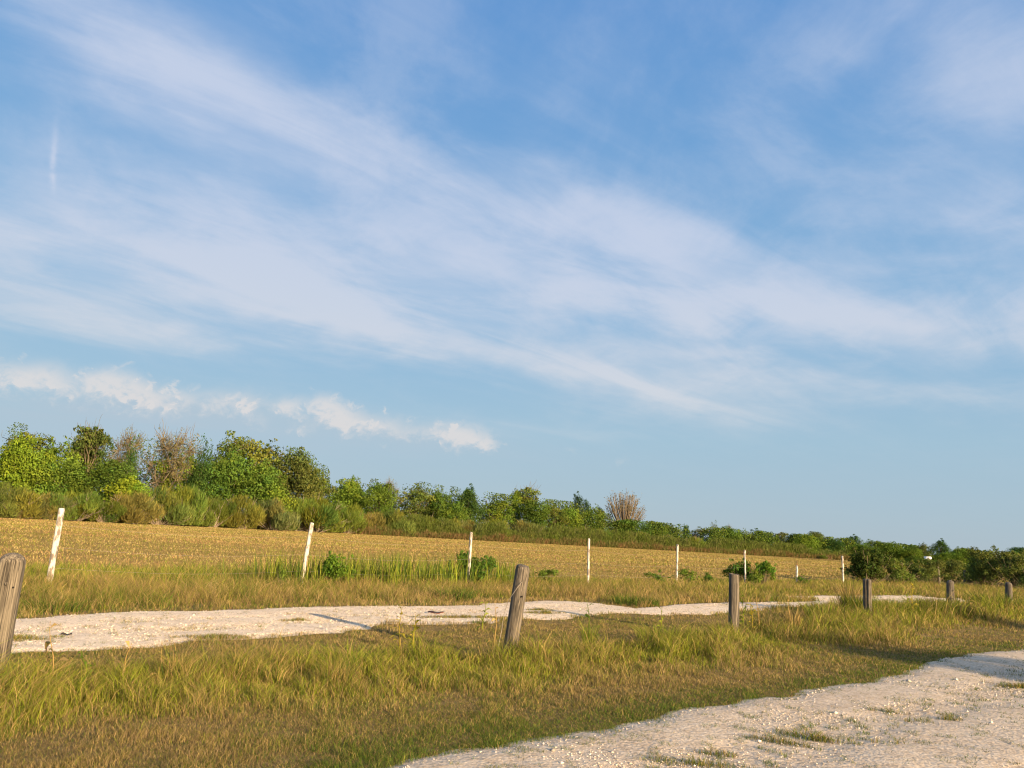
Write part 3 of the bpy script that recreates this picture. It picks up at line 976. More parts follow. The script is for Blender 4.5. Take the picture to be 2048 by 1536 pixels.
for k, (c_, dep, tp, r0, sty, lean) in enumerate(TIMBER):
    x, y = TP[k]
    h = z_at(tp[0], tp[1], y) - float(zground(np.array([x]), np.array([y]))[0])
    h /= math.cos(R_(lean))
    o = put_obj('timber_post', post_mesh('timber_post', r0, h, sty, 100 + k), M_PALEWOOD if k == 0 else M_WOOD)
    stand(o, x, y, lean)
    tag(o, TLAB[k], 'post', 'old timber posts along the verge')
    if k == 0:
        bolt('bolt_head', .045, -.104, h - .26, .013, M_PALEWOOD, o)
        bolt('nail_hole', .088, -.072, h - .29, .008, M_HOLE, o, (.6, -.5, 0))
    if k == 1:
        bolt('nail_hole', .042, -.093, h - .375, .011, M_HOLE, o)
        S = Soup()
        pts = [(.012, -.108, h - .20), (-.03, -.118, h - .27), (-.075, -.112, h - .36), (-.118, -.08, h - .45), (-.145, -.06, h - .62), (-.142, -.05, h - .82), (-.150, -.06, h - 1.02), (-.14, -.07, .02)]
        tube(S, pts, [.0035] * len(pts), 5)
        put_obj('loose_wire', S.mesh('loose_wire'), M_WIRE, o)
    if k == 4:
        bolt('nail_hole', .0, -.112, h - .30, .014, M_HOLE, o)

WLAB = ['tall white fence post with flaking paint, standing left of all the other white posts',
        'clean white fence post leaning right, just left of a bright green bush',
        'crooked white fence post with worn bark patches, in front of a leafy bush',
        'white fence post seen just right of the leaning timber post',
        'white fence post between two low patches of green weeds',
        'white fence post rising between two leafy green bushes',
        'short stub of a white fence post topped by a rusty rod',
        'white fence post just left of the big dark round bush']
for k, (c_, dep, tp, r0, lean) in enumerate(WHITE):
    x, y = WP[k]
    h = z_at(tp[0], tp[1], y) - float(zground(np.array([x]), np.array([y]))[0])
    o = put_obj('white_fence_post', post_mesh('white_fence_post', r0, h, 'paint', 200 + k), M_PAINT)
    stand(o, x, y, lean)
    tag(o, WLAB[k], 'fence post', 'white painted fence posts at the field edge')
    if k == 6:
        S = Soup(); tube(S, [(0, 0, h - .05), (0.01, 0, h + .24)], [.022, .018], 6)
        put_obj('rusty_rod', S.mesh('rusty_rod'), M_RUST, o)
for lv, nm in ((1.22, 'highest'), (.78, 'middle'), (.38, 'lowest')):
    S = Soup(); pts = []
    for k in range(len(WP) - 1):
        a_, b_ = np.array(WP[k]), np.array(WP[k + 1])
        for t_ in np.linspace(0, 1, 7)[:-1]:
            q_ = a_ + (b_ - a_) * t_
            pts.append((q_[0] + .03, q_[1] - .06, lv - .10 * math.sin(math.pi * t_) - (.25 if k >= 5 and lv > 1 else 0) * (k - 5 + t_) * .4))
    tube(S, pts, [.0018] * len(pts), 4)
    tag(put_obj('fence_wire', S.mesh('fence_wire'), M_WIRE), 'thin sagging wire, %s of the strands strung along the white posts' % nm, 'wire', 'wires of the white fence')
for k, (px, dep, yt, lab) in enumerate([(1878, 56.7, 1133, 'bare tan fence post among the bushes behind the round-topped timber post'),
                                        (1930, 60.8, 1140, 'tan fence post under the leafy green sapling'),
                                        (1976, 64.8, 1132, 'pale unpainted fence post left of the brown bushes')]):
    x, y = spot(px, dep)
    h = z_at(px, yt, dep)
    o = put_obj('bare_fence_post', post_mesh('bare_fence_post', .085, h, 'paint', 300 + k), M_PALEWOOD)
    stand(o, x, y, (0, 1, 1)[k])
    tag(o, lab, 'fence post', 'bare fence posts among the bushes')


# ------------------------------------------------------------------ foliage
def unit(v): return v / (np.linalg.norm(v, axis=-1, keepdims=True) + 1e-9)


def leaf_cards(S, P, N, size, r, aspect=.6, col=None, droop=.0):
    """pointed leaf-sized faces: each with a fold along its middle so that it catches light unevenly"""
    n = len(P)
    t = unit(np.cross(N, r.normal(size=(n, 3))))
    t[:, 2] -= droop; t = unit(t)
    b = unit(np.cross(N, t))
    s = (size * (.6 + .8 * r.random(n)))[:, None]
    V = np.stack([P - t * s * .5, P + b * s * aspect * .5 + N * s * .12, P + t * s * .5, P - b * s * aspect * .5 + N * s * .12], 1)
    Q = np.arange(n)[:, None] * 4 + np.array([[0, 1, 2, 3]])
    S.add(V.reshape(-1, 3), None, Q, np.repeat(col, 4, 0))


def clump_points(r, cen, rad, n, up=.35, flat=.75):
    """points near the skins of several overlapping clumps"""
    k = r.integers(0, len(cen), n)
    p = np.array([len(cen)])
    w = rad[:, 0] ** 2; k = r.choice(len(cen), n, p=w / w.sum())
    d = unit(r.normal(size=(n, 3)) + np.array((0, 0, up)))
    q = (r.random(n) ** .45)[:, None]
    P = cen[k] + d * rad[k] * q * np.array((1, 1, flat))
    return P, unit(d + r.normal(size=(n, 3)) * .55), k


def hue_vary(r, n, k, nk, amt=.38, warm=.11):
    """leaf to leaf and clump to clump differences of the foliage itself"""
    ck = 1 + (r.random(nk) - .5) * amt * 1.2
    cw = (r.random(nk) - .45) * warm * 2
    v = ck[k] * (1 + (r.random(n) - .5) * amt * 1.6)
    w = cw[k] + (r.random(n) - .5) * warm
    return np.stack([v * (1 + w * 1.6), v, v * (1 - w)], 1)


def limbs(S, r, h, w, cen, r0, base_h, col=(1, 1, 1), lean=0.0):
    top = np.array((lean * h, 0, h * .62))
    mid = np.array((lean * h * .4 + w * .02, w * .01, base_h))
    tube(S, [(0, 0, -.3), (0, 0, .2), mid * np.array((.5, .5, .55)), mid, top], [r0 * 1.35, r0 * 1.1, r0 * .95, r0 * .85, r0 * .25], 8, col)
    for c in cen:
        a = mid * (1 - .35 * r.random()) if c[2] < h * .6 else mid + (top - mid) * r.random() * .6
        f_ = min(a[2], c[2] * .8) / max(a[2], 1e-6); a = np.array((a[0] * f_ if a[2] <= mid[2] else a[0], a[1] * f_ if a[2] <= mid[2] else a[1], a[2]))
        m = a * .5 + c * .5 + r.normal(size=3) * w * .03 + np.array((0, 0, h * .015))
        tube(S, [a, m, c], [r0 * .42, r0 * .26, r0 * .08], 5, col)


TREE_CACHE = {}


def broadleaf(kind, seed):
    """crown and trunk meshes of one tree of unit-ish real size: kind gives habit"""
    key = (kind, seed)
    if key in TREE_CACHE: return TREE_CACHE[key]
    r = rng(seed * 7 + 1)
    H, W = 10.0, 8.0
    hab = dict(round=(11, .30, 1.0, .10, 8500, .30), loose=(18, .19, .9, .20, 5600, .30), dense=(15, .28, .95, .06, 11000, .27), low=(10, .33, .8, .02, 6000, .34),
               spread=(13, .20, .55, .42, 3600, .30), narrow=(10, .38, 1.2, .04, 4600, .30), twiggy=(14, .24, .9, .2, 2600, .17))[kind]
    nb, br, fl, bare, nl, ls = hab
    cen, rad = [], []
    for k in range(nb):
        a = 2.4 * k + r.random() * 1.2
        t = (k + .5) / nb
        zc = H * (bare + (1 - bare) * (.22 + .62 * t ** .9)) + r.normal() * .25
        prof = math.sin(math.pi * (.16 + .74 * t)) ** .7
        if kind == 'spread': zc = H * (.66 + .22 * r.random()); prof = .5 + .6 * r.random()
        if kind == 'low': zc = H * (.2 + .55 * t)
        rr = W * .5 * prof * (.35 + .6 * r.random()) * (1 - br * .8)
        b = W * br * (.65 + .6 * r.random())
        cen.append((rr * math.cos(a), rr * math.sin(a), min(zc, H - b * fl * .7)))
        rad.append((b, b, b * fl))
    cen, rad = np.array(cen), np.array(rad)
    if kind in ('round', 'dense', 'narrow'):
        cen = np.vstack([cen, [(0, 0, H * .84)]]); rad = np.vstack([rad, [(W * br * .7,) * 3]])
    # small outlying sprays make the outline uneven
    ns = 3 * len(cen)
    k = r.integers(0, len(cen), ns)
    d = unit(r.normal(size=(ns, 3)) + (0, 0, .4))
    sc = cen[k] + d * rad[k] * (.85 + .3 * r.random((ns, 1)))
    sr = rad[k] * (.16 + .2 * r.random((ns, 1)))
    ac, ar = np.vstack([cen, sc]), np.vstack([rad, sr])
    P, N, kk = clump_points(r, ac, ar, nl)
    keep = (P[:, 2] > H * .02) & (fbm(P[:, 0] * 1.1 + P[:, 2] * .7, P[:, 1] * 1.1 - P[:, 2] * .6, seed, 2) > .30)
    P, N, kk = P[keep], N[keep], kk[keep]
    S = Soup()
    leaf_cards(S, P, N, np.full(len(P), ls), r, .62, hue_vary(r, len(P), kk, len(ac)), .25)
    B = Soup()
    limbs(B, r, H, W, cen, .17 if kind != 'low' else .09, H * (.18 + .5 * bare))
    if kind in ('twiggy', 'spread', 'loose'):
        nt_ = dict(twiggy=520, spread=110, loose=60)[kind]
        for q in range(nt_):
            c = cen[r.integers(len(cen))]
            b = c + r.normal(size=3) * W * .09
            t = unit(b - np.array((0, 0, H * .3)) + r.normal(size=3) * 2.2)
            L = (.4 + .6 * r.random())
            tube(B, [c, b, b + t * L * .5 + r.normal(size=3) * .06, b + t * L], [.04, .03, .02, .008], 3, cap=False)
    TREE_CACHE[key] = (S.mesh('crown'), B.mesh('trunk', True))
    return TREE_CACHE[key]


def tint(c): return (c[0] * 1.18, c[1] * 1.2, c[2] * 1.15, 1.0)


def make_tree(name, px, depth, ytop, wpx, kind, seed, col, label, cat='tree', group='trees of the wood beyond the field', bark=None, rz=None, z0=0.0):
    x, y = spot(px, depth)
    h = z_at(px, ytop, y) - z0
    w = wpx * y / F_PX
    cm, tm = broadleaf(kind, seed)
    t = empty(name, (x, y, z0), (px * 1.37 + seed) % 6.28 if rz is None else rz)
    tag(t, label, cat, group)
    s = (w / 8.0, w / 8.0, h / 10.0)
    c = put_obj('crown', cm, M_LEAF, t); c.color = tint(col); c.scale = s
    b = put_obj('trunk', tm, bark or M_BARK, t); b.scale = s
    return t


Y_GREEN, B_GREEN, M_GREEN, D_GREEN, OLIV, DK_OLIV, TAN, LIMEY, BLUEG = (.128, .190, .028), (.094, .152, .027), (.080, .132, .025), (.045, .088, .024), (.118, .150, .034), (.080, .106, .030), (.155, .150, .062), (.150, .220, .026), (.040, .070, .038)
GREY, REDTAN, BRN = (.15, .155, .065), (.165, .130, .070), (.100, .124, .036)

WOOD = [  # column, distance, top row, width in px, habit, seed, colour, what singles it out
    (38, 152, 858, 130, 'loose', 1, OLIV, 'tan olive tree behind the lime tree at the left edge'),
    (14, 134, 868, 100, 'round', 2, LIMEY, 'lime yellow tree at the left edge of the wood'),
    (100, 148, 884, 110, 'loose', 3, Y_GREEN, 'yellowish open tree between the lime edge tree and the tall dark olive tree'),
    (158, 154, 842, 92, 'spread', 4, DK_OLIV, 'tallest dark olive tree at left, its flat crown on bare limbs above the wood'),
    (150, 158, 862, 80, 'dense', 5, DK_OLIV, 'dark olive tree filling in below the tall flat crown at left'),
    (233, 166, 852, 84, 'twiggy', 6, GREY, 'grey half bare tree just right of the tall dark olive tree'),
    (243, 150, 890, 42, 'narrow', 7, D_GREEN, 'slim blackish green tree in front of the grey half bare tree'),
    (322, 170, 850, 100, 'twiggy', 8, TAN, 'largest twiggy tree with thin tan leaves, right of the slim blackish tree'),
    (325, 172, 905, 84, 'loose', 3, Y_GREEN, 'yellowish tree wrapped around the foot of the largest twiggy tree'),
    (366, 186, 900, 40, 'loose', 1, Y_GREEN, 'small yellow tree beside the largest twiggy tree'),
    (388, 174, 890, 46, 'narrow', 9, D_GREEN, 'narrow dark green tree left of the tall spreading olive tree'),
    (205, 142, 915, 130, 'dense', 10, M_GREEN, 'broad green tree under the grey half bare tree'),
    (118, 138, 915, 120, 'dense', 5, B_GREEN, 'broad bright green tree below the tall dark olive tree'),
    (60, 136, 900, 100, 'round', 11, Y_GREEN, 'rounded yellow-green tree right of the lime edge tree'),
    (258, 139, 938, 92, 'low', 12, LIMEY, 'low lime green tree above the brush, left of the twiggy trees'),
    (470, 206, 866, 142, 'loose', 13, OLIV, 'tall spreading olive tree with sky gaps, highest right of the twiggy trees'),
    (548, 214, 892, 120, 'loose', 3, DK_OLIV, 'olive tree on the shoulder right of the tall spreading one'),
    (400, 178, 918, 112, 'dense', 14, M_GREEN, 'deep green tree in front of the narrow dark tree'),
    (452, 180, 905, 90, 'round', 11, B_GREEN, 'bright green tree below the tall spreading olive tree'),
    (520, 182, 925, 110, 'round', 2, B_GREEN, 'largest bright green tree under the olive shoulder of the wood'),
    (586, 212, 905, 112, 'dense', 15, BRN, 'dense brownish olive oak whose round crown slopes down to the right'),
    (628, 220, 940, 62, 'loose', 1, Y_GREEN, 'small yellowish tree at the foot of the dense brown oak slope'),
    (540, 176, 960, 80, 'low', 12, Y_GREEN, 'low yellow-green tree in front of the dense brown oak'),
    (690, 238, 957, 92, 'round', 2, Y_GREEN, 'rounded yellow-green tree right of the gap beside the oak slope'),
    (700, 250, 952, 40, 'loose', 13, Y_GREEN, 'thin crown tip poking above the rounded yellow-green tree'),
    (752, 236, 963, 92, 'dense', 10, B_GREEN, 'bright leafy green tree in the middle of the wood edge'),
    (770, 262, 955, 50, 'twiggy', 6, TAN, 'pale twig top behind the bright leafy green tree'),
    (826, 258, 973, 90, 'loose', 3, OLIV, 'olive and brown mottled tree left of the two dark ones'),
    (872, 262, 976, 66, 'dense', 5, M_GREEN, 'mottled mid green tree beside the darkest tree'),
    (930, 262, 974, 60, 'dense', 15, D_GREEN, 'darkest tall tree of the middle wood, notched at its top'),
    (908, 248, 1005, 66, 'round', 11, B_GREEN, 'bright green low tree in front of the darkest tall tree'),
    (988, 280, 997, 84, 'loose', 1, Y_GREEN, 'yellow olive tree right of the darkest tall tree'),
    (1046, 302, 968, 72, 'spread', 16, OLIV, 'umbrella shaped tree with visible pale limbs above the middle wood'),
    (1026, 296, 982, 34, 'round', 2, Y_GREEN, 'small yellow-green crown hugging the left of the umbrella tree'),
    (1062, 290, 998, 84, 'dense', 10, M_GREEN, 'green tree under the umbrella shaped tree'),
    (1104, 300, 1008, 66, 'loose', 13, OLIV, 'olive tree on the slope right of the umbrella shaped tree'),
    (1130, 306, 1013, 60, 'round', 11, Y_GREEN, 'yellow-green tree left of the lone blue-dark tree'),
    (1158, 334, 989, 44, 'dense', 15, BLUEG, 'lone blue-dark tree standing above the wood line'),
    (1186, 322, 1014, 58, 'loose', 3, Y_GREEN, 'pale yellow tree between the blue-dark tree and the bare fan tree'),
    (1198, 336, 1010, 22, 'dense', 5, BLUEG, 'tiny dark crown left of the bare fan tree'),
    (1258, 324, 1036, 92, 'dense', 14, M_GREEN, 'green tree around the foot of the bare fan tree'),
    (1312, 338, 1046, 56, 'dense', 10, M_GREEN, 'green tree just right of the bare fan tree'),
    (1344, 350, 1052, 44, 'loose', 3, DK_OLIV, 'dark olive tree between the green tree and the tiny lollipop tree'),
    (1371, 372, 1049, 18, 'round', 2, D_GREEN, 'tiny lollipop shaped dark tree on the skyline'),
    (1404, 384, 1054, 56, 'loose', 13, BRN, 'brownish flat-topped tree right of the tiny lollipop tree'),
    (1427, 392, 1047, 18, 'narrow', 9, BRN, 'thin brownish spire left of the bright green skyline tree'),
    (1456, 372, 1054, 60, 'round', 11, B_GREEN, 'bright green skyline tree above the sixth white post'),
    (1458, 400, 1048, 20, 'twiggy', 6, TAN, 'small grey-tan top above the bright green skyline tree'),
    (1484, 380, 1060, 40, 'loose', 3, Y_GREEN, 'yellowish tree right of the bright green skyline tree'),
    (1524, 400, 1060, 62, 'dense', 15, D_GREEN, 'dark tree over the leafy bushes by the sixth white post'),
    (1560, 396, 1062, 50, 'loose', 1, BRN, 'dull brown-grey tree between two dark skyline trees'),
    (1588, 402, 1065, 46, 'dense', 5, D_GREEN, 'dark green skyline tree above the short white stub post'),
    (1612, 376, 1068, 50, 'round', 2, Y_GREEN, 'yellow-green tree right above the short white stub post'),
    (1634, 410, 1062, 52, 'dense', 10, DK_OLIV, 'tallest dark olive tree left of the last white post'),
    (1664, 400, 1077, 54, 'dense', 14, D_GREEN, 'low dark tree above the last white post'),
    (1706, 420, 1071, 48, 'dense', 15, D_GREEN, 'dark skyline tree above the big dark round bush'),
    (1748, 420, 1079, 44, 'loose', 13, M_GREEN, 'green skyline tree right of the dark bush'),
    (1728, 260, 1088, 60, 'round', 11, B_GREEN, 'bright green tree peeping over the big dark round bush'),
    (1782, 250, 1084, 62, 'round', 2, B_GREEN, 'brightest green tree on the right, left of the white roof'),
    (1824, 245, 1094, 50, 'dense', 10, B_GREEN, 'green tree touching the left end of the white roof'),
    (1826, 420, 1088, 30, 'dense', 5, D_GREEN, 'small dark tree behind the left end of the white roof'),
    (1850, 420, 1087, 34, 'loose', 3, DK_OLIV, 'dark tree directly above the white roof'),
    (1883, 400, 1080, 42, 'dense', 15, D_GREEN, 'tall dark tree with a sloping top, right of the white roof'),
    (1893, 236, 1105, 42, 'round', 11, B_GREEN, 'low bright green tree under the tall sloping dark tree'),
    (1926, 150, 1095, 40, 'round', 2, B_GREEN, 'leafy bright sapling right of the tall sloping dark tree'),
    (1950, 400, 1100, 44, 'dense', 5, D_GREEN, 'distant dark tree between the sapling and the brown bushes'),
    (2040, 330, 1092, 60, 'dense', 14, D_GREEN, 'dark tree at the right edge behind the brown bushes'),
    (2034, 240, 1104, 50, 'round', 11, B_GREEN, 'bright green tree at the right edge above the brown bushes'),
]


def treeline_depth(px):
    return np.interp(px, [-300, 0, 340, 690, 1000, 1340, 1690, 2048, 2400], [118, 124, 158, 215, 250, 310, 375, 440, 480])


for t in WOOD: make_tree('tree', *t[:7], t[7])


# the bare fan-shaped tree: limbs radiating from a short bole, many fine upright twigs
def fan_tree():
    r = rng(77)
    x, y = spot(1247, 332)
    h = z_at(1247, 984, y); w = 84 * y / F_PX
    B, L = Soup(), Soup()
    tube(B, [(0, 0, -.5), (0, 0, h * .2), (0, 0, h * .3)], [.6, .5, .45], 8)
    P = []
    for k in range(110):
        a = r.random() * 6.28
        s = r.random() ** .48
        tip = np.array((math.cos(a) * w * .5 * s, math.sin(a) * w * .5 * s, h * (.40 + .60 * math.sqrt(max(0, 1 - (s * .96) ** 2)))))
        b = np.array((0, 0, h * (.2 + .1 * r.random())))
        m = b * .45 + tip * .55 + np.array((math.cos(a), math.sin(a), 0)) * w * .05 * s + r.normal(size=3) * .2
        tube(B, [b, m, tip], [.17, .12, .05], 4, cap=False)
        for q in range(4):
            st = m + (tip - m) * r.random()
            e = st + unit(tip - b) * (1.2 + r.random()) + r.normal(size=3) * .55
            tube(B, [st, e], [.07, .03], 3, cap=False)
            P.append(e); P.append((st + e) / 2)
    P = np.array(P); P = np.vstack([P + r.normal(size=P.shape) * .3 for _ in range(2)])
    leaf_cards(L, P, unit(r.normal(size=P.shape)), np.full(len(P), .5), r, .5, hue_vary(r, len(P), np.zeros(len(P), int), 1))
    t = tag(empty('tree', (x, y, 0)), 'fan shaped grey-tan tree, nearly leafless, standing alone on the skyline', 'tree', 'trees of the wood beyond the field')
    put_obj('trunk', B.mesh('trunk'), M_FANBARK, t)
    c = put_obj('crown', L.mesh('crown'), M_LEAF, t); c.color = tint(REDTAN)


M_FANBARK = bark_mat('reddish_bark', (.11, .085, .06), (.24, .19, .13))
fan_tree()


# ------------------------------------------------------------------ brush along the foot of the wood
def wisps(S, r, P, D, L, w, col):
    """thin upright sprays, each a narrow leaning sliver"""
    n = len(P)
    b = unit(np.cross(D, r.normal(size=(n, 3))))
    V = np.stack([P - b * w[:, None] * .5, P + b * w[:, None] * .5, P + D * L[:, None] + r.normal(size=(n, 3)) * .05 * L[:, None]], 1)
    c = np.repeat(col[:, None], 3, 1)
    S.add(V.reshape(-1, 3), np.arange(n)[:, None] * 3 + np.array([[0, 1, 2]]), None, c.reshape(-1, 3))


BRUSH = {}


def brush_mesh(seed):
    if seed in BRUSH: return BRUSH[seed]
    r = rng(seed + 500)
    S, B = Soup(), Soup()
    cen = np.array([(r.normal() * 1.15, r.normal() * 1.15, .7 + 2.3 * r.random()) for _ in range(12)])
    cen[:, 2] -= .25 * np.hypot(cen[:, 0], cen[:, 1])
    rad = np.stack([.65 + .55 * r.random(12)] * 3, 1); rad[:, 2] *= 1.1
    P, N, k = clump_points(r, cen, rad, 5600, .35, 1.0)
    P[:, 2] = np.clip(P[:, 2], .15, 9)
    D = unit(N * .55 + np.array((0, 0, 1.0)) + r.normal(size=P.shape) * .25)
    hv = hue_vary(r, len(P), k, 12, .5, .15)
    low = sstep(2.2, .4, P[:, 2])[:, None]            # lower parts are bare woody stems
    hv = hv * (1 - low * .4) + hv * np.array((1.1, .94, .95)) * low * .4
    wisps(S, r, P, D, .35 + .5 * r.random(len(P)), .05 + .05 * r.random(len(P)), hv)
    for q in range(40):
        a = r.random() * 6.28; c = cen[r.integers(12)] + r.normal(size=3) * .4
        st = np.array((c[0] * .12, c[1] * .12, -.1))
        tube(B, [st, st * .4 + c * .6 + r.normal(size=3) * .2, c], [.03, .02, .01], 4, cap=False)
    for q in range(16):                               # a few bare dead branches reach out of the leaves
        c = cen[r.integers(12)] * (1.15 + .25 * r.random()) + r.normal(size=3) * .5
        tube(B, [(c[0] * .12, c[1] * .12, -.1), c * .5 + r.normal(size=3) * .2, c], [.05, .035, .012], 4, cap=False)
        for w_ in range(3):
            tube(B, [c * .75, c + unit(r.normal(size=3) + (0, 0, .6)) * .6], [.02, .008], 3, cap=False)
    BRUSH[seed] = (S.mesh('foliage'), B.mesh('stems'))
    return BRUSH[seed]


def make_brush(px, depth, ytop, wpx, seed, col, label, group='wispy shrubs along the wood edge'):
    x, y = spot(px, depth)
    h, w = z_at(px, ytop, y), wpx * y / F_PX
    f, s = brush_mesh(seed)
    t = tag(empty('shrub', (x, y, 0), (px * 2.1) % 6.28), label, 'shrub', group)
    sc = (w / 4.6, w / 4.6, h / 3.9)
    a = put_obj('foliage', f, M_LEAF, t); a.color = tint(col); a.scale = sc
    b = put_obj('stems', s, M_PALEBARK, t); b.scale = sc


SG, SO, ST_, SP = (.112, .152, .030), (.122, .148, .036), (.132, .142, .050), (.088, .128, .028)
SHRUBS = [
    (30, 122, 968, 90, 1, SO, 'olive wispy shrub below the lime tree at the left edge'),
    (92, 126, 975, 76, 2, ST_, 'tan shrub behind the top of the leftmost white post'),
    (150, 128, 972, 80, 3, SG, 'green wispy shrub right of the leftmost white post'),
    (205, 132, 985, 70, 4, SP, 'darker shrub beneath the broad green tree'),
    (262, 136, 975, 84, 1, ST_, 'pale tan shrub beneath the low lime tree'),
    (318, 146, 965, 80, 2, SO, 'olive brown shrub under the largest twiggy tree'),
    (372, 152, 962, 70, 3, SG, 'soft green shrub below the deep green tree'),
    (425, 160, 985, 66, 4, SP, 'dark green shrub beneath the bright green tree'),
    (480, 166, 985, 70, 1, SO, 'olive shrub with reddish stems under the largest bright tree'),
    (545, 172, 990, 70, 2, ST_, 'tan brush in front of the low yellow-green tree'),
    (630, 192, 985, 104, 5, SG, 'large domed green shrub between the oak slope and the second white post'),
    (690, 208, 1000, 70, 3, SG, 'feathery green shrub right of the large domed one'),
    (738, 218, 1018, 62, 1, ST_, 'brownish shrub at the foot of the bright leafy green tree'),
    (790, 226, 1014, 64, 2, SO, 'olive golden shrub below the pale twig top'),
    (842, 236, 1022, 60, 4, SG, 'green shrub below the mottled tree'),
    (896, 240, 1030, 56, 3, SO, 'olive shrub left of the third white post'),
    (938, 244, 1033, 60, 5, ST_, 'tan domed shrub right behind the third white post'),
    (990, 252, 1033, 54, 1, SG, 'yellow-green shrub below the yellow olive tree'),
    (1040, 260, 1036, 60, 2, ST_, 'pinkish tan shrub under the umbrella shaped tree'),
    (1092, 270, 1046, 50, 4, SP, 'dark capped round shrub left of the fourth white post'),
    (1152, 282, 1048, 60, 5, SP, 'broad dark green shrub behind the fourth white post'),
    (1206, 292, 1054, 52, 3, SG, 'green shrub right of the fourth white post'),
    (1284, 304, 1060, 44, 1, BRN, 'dark brown shrub below the bare fan tree'),
    (1338, 314, 1066, 44, 2, ST_, 'tan shrub behind the fifth white post'),
    (1385, 322, 1068, 46, 5, SG, 'grey-green shrub right of the fifth white post'),
    (1440, 334, 1080, 44, 3, SG, 'pale green shrub below the bright skyline tree'),
    (1500, 346, 1084, 40, 4, SO, 'olive shrub behind the sixth white post'),
    (1560, 356, 1082, 50, 1, B_GREEN, 'leafy bright shrub at the far field edge below the two dark trees'),
    (1606, 362, 1090, 50, 5, SG, 'domed green shrub above the short white stub post'),
    (1655, 370, 1095, 40, 2, SO, 'olive shrub at the end of the field by the last white post'),
]
for s in SHRUBS: make_brush(s[0], s[1], s[2] + 10 * 150 / s[1], *s[3:])


def mass(name, label, cat, span, off, hpx, dens, seed, cols, kind_='leaf', deep=12.0):
    """the parts of the wood that read as one mass: filling between and behind the single trees"""
    r = rng(seed)
    px = span[0] + (span[1] - span[0]) * r.random(dens)
    d = treeline_depth(px) + off + deep * r.random(dens)
    A = np.array([spot(q, 100.0)[0] / 100.0 for q in np.linspace(span[0], span[1], 60)])
    tx = np.interp(px, np.linspace(span[0], span[1], 60), A)
    x, y = tx * d, d
    top = hpx(px) * d / F_PX
    lump = .42 + .62 * sstep(.28, .68, fbm(px * .03, d * .10, seed, 3))
    S = Soup()
    cpick = pick(r, dens, *[(w_ * (.4 + 1.2 * fbm(px * .05 + 9 * i_, d * .1, seed + i_, 2)) ** 3, c_) for i_, (w_, c_) in enumerate(cols)])
    if kind_ == 'leaf':
        z = top * lump * r.random(dens) ** .8
        P = np.stack([x, y, z], 1)
        N = unit(r.normal(size=P.shape) + (0.2, -.5, .5))
        leaf_cards(S, P, N, np.full(dens, .42) * d / 200, r, .62, cpick, .2)
    else:
        z = top * lump * r.random(dens) ** 1.1
        P = np.stack([x, y, z], 1)
        D = unit(r.normal(size=P.shape) * .28 + (0, 0, 1))
        wisps(S, r, P, D, (.35 + .5 * r.random(dens)) * np.clip(d / 150, 1, 2.2), (.05 + .05 * r.random(dens)) * d / 150, cpick)
    o = put_obj(name, S.mesh(name), M_LEAF); o.color = (1, 1, 1, 1)
    tag(o, label, cat, kind='stuff')


mass('woodland', 'shaded green mass of the wood behind its single trees', 'woodland', (-260, 2300), 26,
     lambda p: np.interp(p, [-260, 0, 200, 480, 600, 660, 800, 1000, 1150, 1260, 1400, 1640, 1800, 2050, 2300], [185, 176, 156, 172, 150, 110, 106, 88, 80, 54, 47, 43, 36, 32, 30]), 200000, 901,
     [(.5, M_GREEN), (.3, DK_OLIV), (.2, D_GREEN), (.35, OLIV), (.4, B_GREEN), (.25, Y_GREEN)], deep=20)
mass('undergrowth', 'tall dry brush and weeds along the foot of the wood', 'undergrowth', (-260, 1740), -6,
     lambda p: np.interp(p, [-260, 0, 340, 690, 1000, 1340, 1690], [64, 64, 58, 44, 36, 28, 20]), 120000, 902,
     [(.4, SO), (.45, ST_), (.4, SG), (.25, SP), (.15, BRN)], 'wisp', deep=8)
mass('dry_fringe', 'low reddish brown fringe of dead grass where the field meets the brush', 'dry grass', (-260, 1740), -8,
     lambda p: np.interp(p, [-260, 0, 340, 690, 1000, 1340, 1690], [22, 22, 19, 15, 12, 10, 8]), 50000, 903,
     [(.5, (.20, .13, .065)), (.4, ST_), (.2, SO)], 'wisp', deep=3)


# ------------------------------------------------------------------ leafy bushes near the white posts and on the right
BUSH = {}


